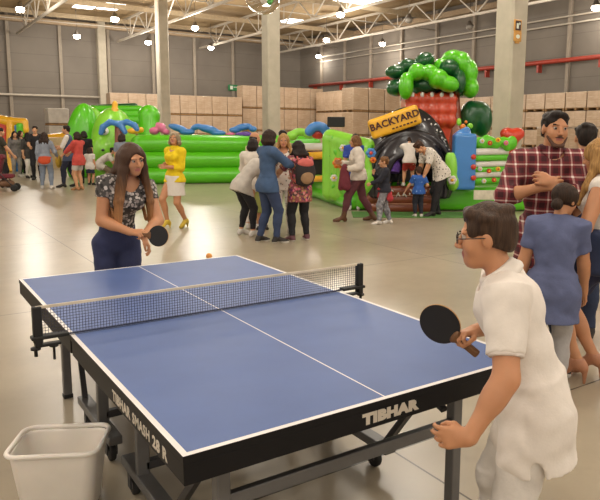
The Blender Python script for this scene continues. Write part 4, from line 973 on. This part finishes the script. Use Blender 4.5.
P.top('plaid_shirt', plaid(), (.68, .68), .14, 1.12, .022, .03, wr=.006, sl_off=.022, collar=True)
q = SDF(.008); q.ell(P.NB+P.Rc @ (0, .052, -.015), (.03, .018, .045), P.Rc); q.obj('undershirt', WHT, P.root)
P.trousers('jeans', JEAN, .97, .014); P.shoes(DSH, SOLE); P.hair(HB, 'short', vol=1.02)
q = SDF(.006); hP = lambda x, y, z: P.HC+P.Rh @ np.array([x, y, z])*P.hs
for sg in (1, -1):
    q.cap(hP(sg*.06, .045, -.045), hP(sg*.03, .075, -.095), .012, .012); 
    q.cap(hP(sg*.0, .098, -.04), hP(sg*.026, .086, -.048), .006, .005)
q.cap(hP(-.025, .082, -.098), hP(.025, .082, -.098), .012, .012); q.obj('beard_stubble', mat('stubble', '#5a4033', .8), P.root)
# --- girl in blue tee
m_ = ground(557, 4.02)
P = Person('girl in blue-grey t-shirt with dark hair in a bun, back turned', m_, 1.37, (.25, .97), .0085, 1.1, 'f', 1.02, lean=8, side=3, head=(-38, 14, 0), sk='tan', lh=(-.17, .05, .44), rh=(.16, .12, .46), lf=(-.06, 0, 0), rf=(.06, .03, 0))
P.top('t_shirt', fabric('tee_slate_blue', '#5a6285'), (.32, .32), .17, 1.2, .02, .02, wr=.006, sl_off=.012); P.trousers('leggings', fabric('leggings_grey', '#a9a6a6'), .93, .008); P.shoes(WSH, SOLE)
P.hair(HDB, 'bun', vol=1.06, bun=(.02, -.115, -.045))
# --- woman at the right edge
m_ = ground(598, 4.34)
P = Person('blonde woman in white sleeveless top, navy shorts and tan heels at the right edge', m_, 1.66, (-.85, .5), .0085, 1.0, 'f', 1.0, lean=-4, head=(-12, 12, 0), sk='tan', heel=.07, rh=(.1, .24, .60), lh=(-.15, .16, .66), lf=(-.05, .03, 0), rf=(.05, -.02, 0), fy=(2, -2))
P.top('sleeveless_top', WHT, (0, 0), .03, 1.02, .014, .04); P.trousers('shorts', fabric('shorts_navy', '#1c2140'), .33, .022, .08); P.shoes(mat('heel_tan', '#b07a5c', .4), None, .005, 'heel'); P.hair(HBL, 'long', .26, 1.05)
bp_ = tow(P, np.array([-.25, -.02, .96])); tb_ = thing('shoulder_bag', 'dark blue shoulder bag hanging beside the woman in navy shorts', 'bag', bp_, P.rz)
q = SDF(.01); q.box((0, 0, -.02), (.06, .13, .15), rad=.05); q.obj('bag_body', fabric('bag_navy', '#28324f'), tb_); MB().tube([(0, -.09, .12), (.05, -.04, .36), (.1, -.005, .43), (.09, .01, .43), (.05, .04, .36), (0, .09, .12)], .01, 8).build('strap', fabric('bag_navy', '#28324f'), tb_)
# --- man in navy beyond
m_ = floor_px(574, 339)
P = Person('man in navy t-shirt with short black hair, back turned beyond the plaid man', m_, 1.77, (.25, .97), .0105, 1.0, 'm', 1.08, sk='mid', lf=(-.075, -.06, 0))
P.top('t_shirt', fabric('tee_navy', '#23263f'), (.36, .36), .12, 1.08, .02, .02); P.trousers('trousers', JEAN, .97, .014); P.shoes(DSH, SOLE); P.hair(HB, 'short', vol=1.0)
m_ = ground(589, 8.3)
P = Person('person with dark hair in an orange red top behind the man in navy', m_, 1.64, (-.5, .85), .012, 1.0, 'f', 1.0, sk='mid', lh=(-.12, .2, .62))
P.top('top', fabric('cloth_coral', '#b8452f'), (.4, .4), .1, 1.1, .016, .02); P.trousers('trousers', JEAN, .97, .01); P.shoes(DSH); P.hair(HDB, 'short', vol=1.05)
# --- woman in yellow
m_ = floor_px(176, 228)
P = Person('woman in yellow jacket and white skirt walking and looking up', m_, 1.66, (-.5, -.86), .0105, 1.0, 'f', .95, lean=-3, head=(18, -14, 0), sk='tan', heel=.05, rh=W_(165, 165, 11.3), lh=W_(167, 167, 11.2), rpole=(.5, -1, -.5), lpole=(-.8, -1, -.5), rf=(.05, .07, 0), lf=(-.05, -.1, 0))
P.top('jacket', fabric('jacket_yellow', '#e2c512'), (.78, .78), .06, 1.06, .015, .03, collar=True); P.skirt('skirt', WHT, .2, (.115, .095)); P.shoes(mat('heel_yellow', '#cdb036', .4), None, .005, 'heel'); P.hair(HGR, 'bob', .03, 1.1)
# --- centre group
GR = dict(vox=.0105)
m_ = floor_px(247, 236)
P = Person('person in long pale grey cardigan and black leggings bending over behind the denim shirt', m_, 1.62, (.75, .5), .0105, 1.0, 'f', 1.05, lean=52, pel=(0, -.05, .52), head=(0, 45, 0), sk='mid', rh=(.1, .3, .45), lh=(-.1, .32, .42), lf=(-.1, -.02, 0), rf=(.07, .03, 0))
P.top('cardigan', fabric('cardigan_grey', '#bdb6ad'), (.95, .95), .1, 1.15, .018, 0); P.trousers('leggings', BLKF, .93, .006); P.shoes(WSH, SOLE); P.hair(HB, 'bob', .05)
m_ = ground(253, 11.4)
P = Person('person with black hair and white top standing behind the bending one', m_, 1.58, (.2, .97), .0105, 1.0, 'f', 1.0, sk='mid', head=(0, 5, 0), lh=(-.12, .18, .58), rh=(.12, .18, .58))
P.top('blouse', fabric('blouse_white', '#d8cfc4'), (.8, .8), .1, 1.1, .018, .02); P.trousers('trousers', WHT, .95, .01); P.shoes(WSH, SOLE); P.hair(HB, 'bob', .06, 1.05)
m_ = floor_px(268, 243)
P = Person('person in blue denim shirt and jeans with dark bobbed hair, back turned', m_, 1.72, (.82, .57), .0105, 1.0, 'f', .98, lean=2, head=(10, 4, 0), sk='mid', rh=(.06, .27, .67), rpole=(1, -.4, -.6), lh=(-.14, .12, .5), lf=(-.07, -.05, 0), rf=(.06, .05, 0))
P.top('denim_shirt', fabric('denim_shirt_blue', '#3d5577'), (.7, .7), .09, 1.08, .018, .02, collar=True); P.trousers('jeans', fabric('jeans_blue', '#2f3d5c'), .97, .012); P.shoes(DSH, SOLE); P.hair(HDB, 'bob', .045, 1.08)
m_ = floor_px(284, 234)
P = Person('blonde woman in white floral blouse and white trousers facing the group', m_, 1.66, (0.05, -1), .0105, 1.0, 'f', 1.0, lean=0, head=(0, 4, 0), sk='tan', rh=(.1, .22, .6), lh=(-.1, .22, .62), rpole=(1, -.5, -.4), lpole=(-1, -.5, -.4))
P.top('blouse', spots('blouse_floral', '#d9d2ca', ['#4a4440', '#8a4a4a', '#d9d2ca', '#d9d2ca'], 22, .33), (.5, .5), .1, 1.1, .016, .04); P.trousers('trousers', spots('trousers_floral', '#d6d0c8', ['#8d8a88', '#d6d0c8', '#d6d0c8'], 20, .3), .95, .01); P.shoes(WSH, SOLE); P.hair(HBL, 'long', .2, 1.06, False)
m_ = floor_px(300, 241)
P = Person('woman in pink patterned top and black trousers wearing a backpack', m_, 1.55, (-.45, .9), .0105, 1.04, 'f', 1.0, lean=3, head=(20, 4, 0), sk='mid', lh=(-.14, .24, .66), rh=(.13, .16, .55), lpole=(-1, -.5, -.6), lf=(-.085, .0, 0), rf=(.085, .02, 0))
P.top('top', spots('top_pink_print', '#8c4a4c', ['#d36a80', '#4a3f3a', '#b08a58', '#5d2d50', '#c9928a'], 24, .5), (.36, .36), .15, 1.2, .02, .03); P.trousers('trousers', BLKF, .97, .014); P.shoes(mat('shoe_pink', '#5a3038', .6), SOLE); P.hair(HB, 'long', .1, 1.08)
bk = thing('backpack', 'black and coral backpack on the back of the woman in pink print', 'backpack', tow(P, np.array([0, -.2, 1.08])), P.rz)
q = SDF(.01); q.ell((0, 0, 0), (.165, .1, .21)); q.box((0, .02, -.02), (.14, .06, .17), rad=.05); q.obj('pack_body', fabric('pack_black', '#2a2324'), bk); q = SDF(.01); q.ell((0, -.055, -.06), (.11, .06, .11)); q.obj('front_pocket', fabric('pack_tan', '#9a7a5a'), bk); q = SDF(.01); q.ell((0, -.01, .14), (.13, .09, .08)); q.obj('top_flap', fabric('pack_coral', '#c0605a'), bk)
for sg in (1, -1): MB().tube([(sg*.08, .05, .14), (sg*.085, .12, .24), (sg*.09, .2, .26), (sg*.1, .31, .14), (sg*.13, .3, .0), (sg*.15, .17, -.1), (sg*.12, .06, -.15)], .014, 8).build('shoulder_strap', fabric('pack_coral', '#c0605a'), bk)
m_ = ground(254, 12.6)
P = Person('bald man in cream shirt standing behind the white blouse', m_, 1.68, (.6, .3), .0115, 1.0, 'm', 1.1, head=(0, 6, 0), sk='tan', rh=(.12, .2, .6))
P.top('shirt', fabric('shirt_cream', '#c8b996'), (.36, .36), .12, 1.08, .02, .02); P.trousers('trousers', fabric('trousers_khaki', '#7d705a'), .97, .014); P.shoes(DSH)
q = SDF(.009)
for a in range(-5, 6): an = math.pi+a*.33; q.ell(P.HC+P.Rh @ np.array([math.sin(an)*.072, math.cos(an)*.092-.012, .0])*P.hs, np.array([.018, .018, .032])*P.hs, P.Rh)
q.obj('hair', HB, P.root)
m_ = ground(283, 13.2)
P = Person('man with thick dark hair in olive shirt behind the blonde woman', m_, 1.72, (.1, .98), .0115, 1.0, 'm', 1.05, sk='mid', lh=(-.1, .2, .6))
P.top('shirt', fabric('shirt_olive', '#857a5c'), (.36, .36), .12, 1.08, .02, .02); P.trousers('trousers', JEAN, .97, .014); P.shoes(DSH); P.hair(HB, 'short', vol=1.08)
m_ = floor_px(262, 229)
P = Person('small child in yellow-green dress half hidden behind the denim shirt', m_, 1.08, (.2, -.9), .0105, 1.3, 'f', 1.0, sk='mid')
P.top('dress_top', fabric('dress_lime', '#9aa058'), (.3, .3), .02, 1.0, .012, .02); P.skirt('dress_skirt', fabric('dress_lime', '#9aa058'), .27, (.17, .15)); P.shoes(DSH); P.hair(HDB, 'bob', .04)
# --- right group by the inflatable
m_ = floor_px(358, 221)
P = Person('woman in cream sweater and maroon trousers striding left with jacket', m_, 1.68, (-1, -.02), .0105, 1.0, 'f', 1.05, lean=5, head=(0, 4, 0), sk='tan', rh=(.12, .2, .66), lh=(-.14, .14, .6), lf=(-.05, .17, 0), rf=(.05, -.18, .0), pel=(0, 0, .505))
P.top('sweater', fabric('sweater_cream', '#cfc6ba'), (.97, .97), .05, 1.1, .03, .02, wr=.007); P.trousers('trousers', fabric('trousers_maroon', '#5d3238'), .95, .01); P.shoes(BRSH, None, .009, 'sneaker', .3); P.hair(HLB, 'bob', .015, 1.0)
jk = tow(P, np.array([-.2, .27, .9])); tj = SDF(.012); tj.cap((0, 0, .15), (0, -.02, -.2), .06, .1); tj.cap((0, .04, .12), (.02, .07, -.24), .04, .06); tj.noise(.006, 30, 1); tag(tj.obj('jacket', fabric('jacket_maroon', '#6a2733'), None, None, jk, P.rz), 'maroon jacket carried over the arm of the striding woman', 'jacket')
m_ = floor_px(354, 210)
P = Person('person in bright blue t-shirt and jeans behind the woman in cream sweater', m_, 1.66, (.1, .98), .0115, 1.0, 'f', 1.05, sk='mid', head=(-30, 5, 0), lf=(-.06, -.04, 0))
P.top('t_shirt', fabric('tee_royal', '#2f4aa0'), (.36, .36), .12, 1.08, .018, .02); P.trousers('jeans', fabric('jeans_grey', '#4f5a70'), .97, .012); P.shoes(WSH, SOLE); P.hair(HB, 'bob', .02)
m_ = floor_px(384, 224)
P = Person('boy in dark navy sweater and camouflage trousers with hand at his mouth', m_, 1.22, (-.95, -.05), .0105, 1.2, 'm', 1.05, sk='mid', head=(0, 3, 0), rh=(.03, .17, .77), rpole=(.7, -.3, -1), lh=(-.06, .22, .62), lpole=(-.7, -.3, -1), lf=(-.06, .08, 0), rf=(.06, -.1, 0), rhd=(-.1, .1, 1), curl=(40, 60))
P.top('sweater', fabric('sweater_navy', '#20222e'), (.97, .97), .06, 1.05, .016, .0); P.trousers('trousers', spots('camo_grey', '#7a7a80', ['#5a5a62', '#a0a0a4', '#8a8a90'], 22, .5), .97, .014); P.shoes(WSH, SOLE); P.hair(HLB, 'short', vol=1.1)
q = SDF(.01); q.torus(P.P0+np.array([0, 0, .02]), (0, .1, 1), .1, .035, squash=.7); q.cap(P.P0+np.array([-.07, -.06, 0]), P.P0+np.array([-.09, -.09, -.16]), .05, .06); q.cap(P.P0+np.array([.07, .06, 0]), P.P0+np.array([.09, .07, -.14]), .04, .05); q.noise(.006, 40, 2); q.obj('tied_shirt', fabric('tied_red', '#a8323a'), P.root)
m_ = floor_px(418, 217)
P = Person('toddler in blue patterned t-shirt and dark trousers, back turned', m_, .98, (-.15, 1), .0105, 1.35, 'm', 1.1, sk='mid', lh=(-.26, .1, .52), rh=(.15, .1, .62), lf=(-.06, 0, 0), rf=(.07, 0, 0))
P.top('t_shirt', spots('tee_blue_print', '#2a5aa8', ['#7fa6d8', '#2a5aa8', '#2a5aa8'], 24, .3), (.36, .36), .07, 1.1, .014, .02); P.trousers('trousers', fabric('trousers_ink', '#22242f'), .96, .012); P.shoes(WSH, SOLE); P.hair(HBR, 'short', vol=1.06)
m_ = floor_px(434, 216)
P = Person('man in white dotted shirt and black trousers stooping over the toddler', m_, 1.74, (-.85, -.25), .0105, 1.0, 'm', 1.02, lean=48, pel=(0, -.07, .53), head=(0, 52, 0), sk='mid', lh=W_(421, 184, 13.1), rh=W_(418, 178, 13.5), lf=(-.06, .05, 0), rf=(.06, -.08, 0))
P.top('shirt', spots('shirt_dotted', '#dcd5cb', ['#2b2727'], 20, .26), (.38, .38), .1, 1.1, .02, .02); P.trousers('trousers', BLKF, .97, .018); P.shoes(DSH); P.hair(HBR, 'short', vol=1.04)
cl = at_d(409, 168, 13.7); cl[2] = .58
P = Person('child in white t-shirt and red shorts climbing into the tyre opening', cl, 1.08, (.05, 1), .0115, 1.25, 'm', 1.05, lean=22, pel=(0, -.06, .5), head=(0, 50, 0), sk='mid', lh=(-.26, .3, .72), rh=(.24, .3, .72), lf=(-.1, -.02, 0), rf=(.08, .08, 0))
P.top('t_shirt', WHT, (.4, .4), .08, 1.1, .018, .02); P.trousers('shorts', spots('shorts_red', '#a8352a', ['#d9b8a8', '#a8352a'], 16, .3), .42, .02); P.shoes(WSH); P.hair(HDB, 'short')
cl = at_d(394, 175, 13.95); cl[2] = .57
P = Person('child in purple jacket crouching at the left of the tyre opening', cl, .98, (.45, .85), .0115, 1.3, 'f', 1.15, lean=35, pel=(0, -.04, .42), head=(0, 25, 0), sk='mid', lh=(-.12, .28, .5), rh=(.14, .28, .6), lf=(-.1, .02, 0), rf=(.08, .06, 0))
P.top('jacket', fabric('jacket_purple', '#5f3f96'), (.97, .97), .16, 1.15, .03, .0); P.trousers('trousers', BLKF, .96, .014); P.shoes(DSH); P.hair(HDB, 'bob', .04)
# --- crowd at the left
def crowd(label, px, dep, H, face, top, bot, hair, hs, sex='m', sl=.36, tl=.97, sk='mid', hl=.15, hem=.12, skirt=None, hk=1.0, shoe=DSH, foot=None, **kw):
    m_ = floor_px(*foot) if foot else ground(px, dep)
    P = Person(label, m_, H, face, .0135, hk, sex, 1.05, sk=sk, **kw)
    P.top('top', top, (sl, sl), hem, 1.08, .018, .02)
    if skirt: P.skirt('skirt', bot, skirt, (.12, .1))
    elif tl: P.trousers('trousers', bot, tl, .013)
    P.shoes(shoe)
    if hs: P.hair(hair, hs, hl, 1.05)
    return P
CHAR = fabric('cloth_charcoal', '#3d3a38'); GREYC = fabric('cloth_grey', '#6e6a68')
crowd('man in dark olive t-shirt at the far left edge beside the stroller', 4, 19.6, 1.76, (.75, .5), fabric('tee_olive_dark', '#3b372c'), BLKF, HB, 'short', rh=(.12, .2, .5))
crowd('woman in grey cardigan with long dark hair behind the olive shirt man', 17, 24, 1.66, (.5, -.6), GREYC, fabric('trousers_stone', '#8a857e'), HB, 'long', 'f', .95, foot=(17, 177), shoe=WSH)
crowd('person in charcoal jacket and black trousers in the left crowd', 24, 24.4, 1.68, (.9, -.2), CHAR, BLKF, HDB, 'bob', 'f', .95, hl=.03, shoe=WSH)
crowd('woman in dark top and white trousers in the left crowd', 31, 23.6, 1.62, (.8, -.5), CHAR, WHT, HB, 'long', 'f', .5, lh=(-.05, .2, .68))
crowd('tall man in black t-shirt with white scarf in the left crowd', 39, 22.8, 1.84, (.3, -.95), BLKF, BLKF, HB, 'short', rh=(.08, .2, .62), lh=(-.08, .2, .6))
Pm = crowd('woman in pale denim jacket with orange cloth at her waist, back turned', 47, 18.8, 1.64, (-.15, 1), fabric('denim_jacket', '#8b93a0'), JEANL, HDB, 'long', 'f', .97, hl=.16, foot=(47, 189), shoe=WSH, rh=(.16, .16, .58), lf=(-.08, 0, 0), rf=(.08, 0, 0))
q = SDF(.014); q.torus(Pm.P0+np.array([0, 0, .03]), (0, 0, 1), .13, .06, squash=1.0); q.ell(Pm.P0+np.array([0, -.12, -.03]), (.18, .07, .12)); q.obj('tied_cloth', fabric('tied_orange', '#c9512f'), Pm.root)
Pm = crowd('tall man in blue vest over white shirt and dark jeans', 70, 19.3, 1.84, (-.9, -.2), fabric('vest_blue', '#4a5672'), fabric('jeans_ink', '#23273a'), HB, 'short', sl=0, foot=(70, 187), rh=(.05, .2, .66), lh=(-.12, .2, .6), lf=(-.07, .08, 0), rf=(.07, -.1, 0))
for sg in (1, -1):
    q = SDF(.0135); Pm.armp(q, sg, .014, .5, .03, True); q.obj('sleeve', WHT, Pm.root)
yb_ = tow(Pm, np.array([.05, .3, .78])); q = SDF(.015); q.ell((0, 0, 0), (.13, .09, .2)); q.cap((0, 0, .15), (0, 0, .3), .02, .015); tag(q.obj('carrier_bag', fabric('bag_yellow', '#c9a63a'), None, None, yb_, Pm.rz), 'yellow carrier bag held by the man in the blue vest', 'bag')
crowd('woman in coral red jacket, pale shorts and bare legs facing left', 79, 18.8, 1.66, (-.85, .3), fabric('jacket_coral', '#c04a42'), fabric('shorts_pale', '#b9b4ae'), HDB, 'bob', 'f', .8, .36, hl=.06, foot=(80, 190), rh=(.08, .26, .62), lh=(-.1, .25, .6), shoe=mat('sandal_tan', '#a5774f', .6))
crowd('person in black t-shirt behind the woman in coral', 87, 21.3, 1.68, (-.4, .9), BLKF, BLKF, HB, 'bob', 'f', hl=.03)
crowd('little girl in white top and navy skirt standing near the slide', 91, 20.5, 1.14, (.1, .98), WHT, fabric('skirt_navy', '#22263a'), HDB, 'bob', 'f', .3, hk=1.25, hl=.03, skirt=.22, foot=(91, 185))
crowd('person in white t-shirt bending down by the green creature face', 105, 21.5, 1.6, (.8, .1), WHT, fabric('trousers_sand', '#7f6f58'), HB, 'short', 'm', .36, lean=62, pel=(0, -.08, .38), lh=(-.05, .3, .3), rh=(.08, .32, .28))
crowd('person in grey-blue striped shirt behind the long haired girl', 124, 18.2, 1.62, (.3, .9), fabric('shirt_greyblue', '#7f8796'), fabric('trousers_grey', '#55555c'), HDB, 'bob', 'f', hl=.05)
# stroller at the left edge
sp = floor_px(2, 191); st = thing('stroller', 'dark red pushchair at the far left edge with black wheels', 'pushchair', sp, math.atan2(-(.9*HR[0]), .9*HR[1])+0.0)
st.rotation_euler.z = -YAW-math.pi/2+.3
q = SDF(.015); q.box((0, -.05, .62), (.22, .07, .3), rx(-.25), .05); q.box((0, .12, .42), (.22, .22, .06), rad=.05); q.obj('seat', fabric('pram_red', '#6b2430'), st)
q = SDF(.015); q.box((0, -.05, .95), (.23, .18, .08), rad=.07); q.obj('canopy', fabric('pram_red', '#6b2430'), st)
q = SDF(.015); q.ell((0, .1, .22), (.2, .24, .1)); q.obj('basket', fabric('pram_basket', '#7a5a44'), st)
for sg in (1, -1):
    MB().tube([(sg*.24, .36, .1), (sg*.24, .1, .4), (sg*.24, -.25, .85), (sg*.24, -.4, 1.02)], .014, 8).tube([(sg*.24, -.32, .1), (sg*.24, 0, .45)], .014, 8).build('frame', DARKG, st)
    for y in (.36, -.32): MB().lathe([(.05, -.02), (.1, -.016), (.1, .016), (.05, .02)], (sg*.26, y, .1), 20, R=Matrix.Rotation(math.pi/2, 3, 'Y')).build('wheel', RUB, st)
MB().tube([(-.24, -.4, 1.02), (.24, -.4, 1.02)], .018, 8).build('handlebar', RUB, st)
# ---------------------------------------------------------------- light and output
w = bpy.data.worlds.new('world'); bpy.context.scene.world = w; w.use_nodes = True; w.node_tree.nodes['Background'].inputs[0].default_value = lin('#fff2e0'); w.node_tree.nodes['Background'].inputs[1].default_value = WORLD
vs = bpy.context.scene.view_settings; vs.view_transform = 'Standard'; vs.look = 'None'; vs.gamma = 1; vs.exposure = EXPO; vs.use_curve_mapping = False
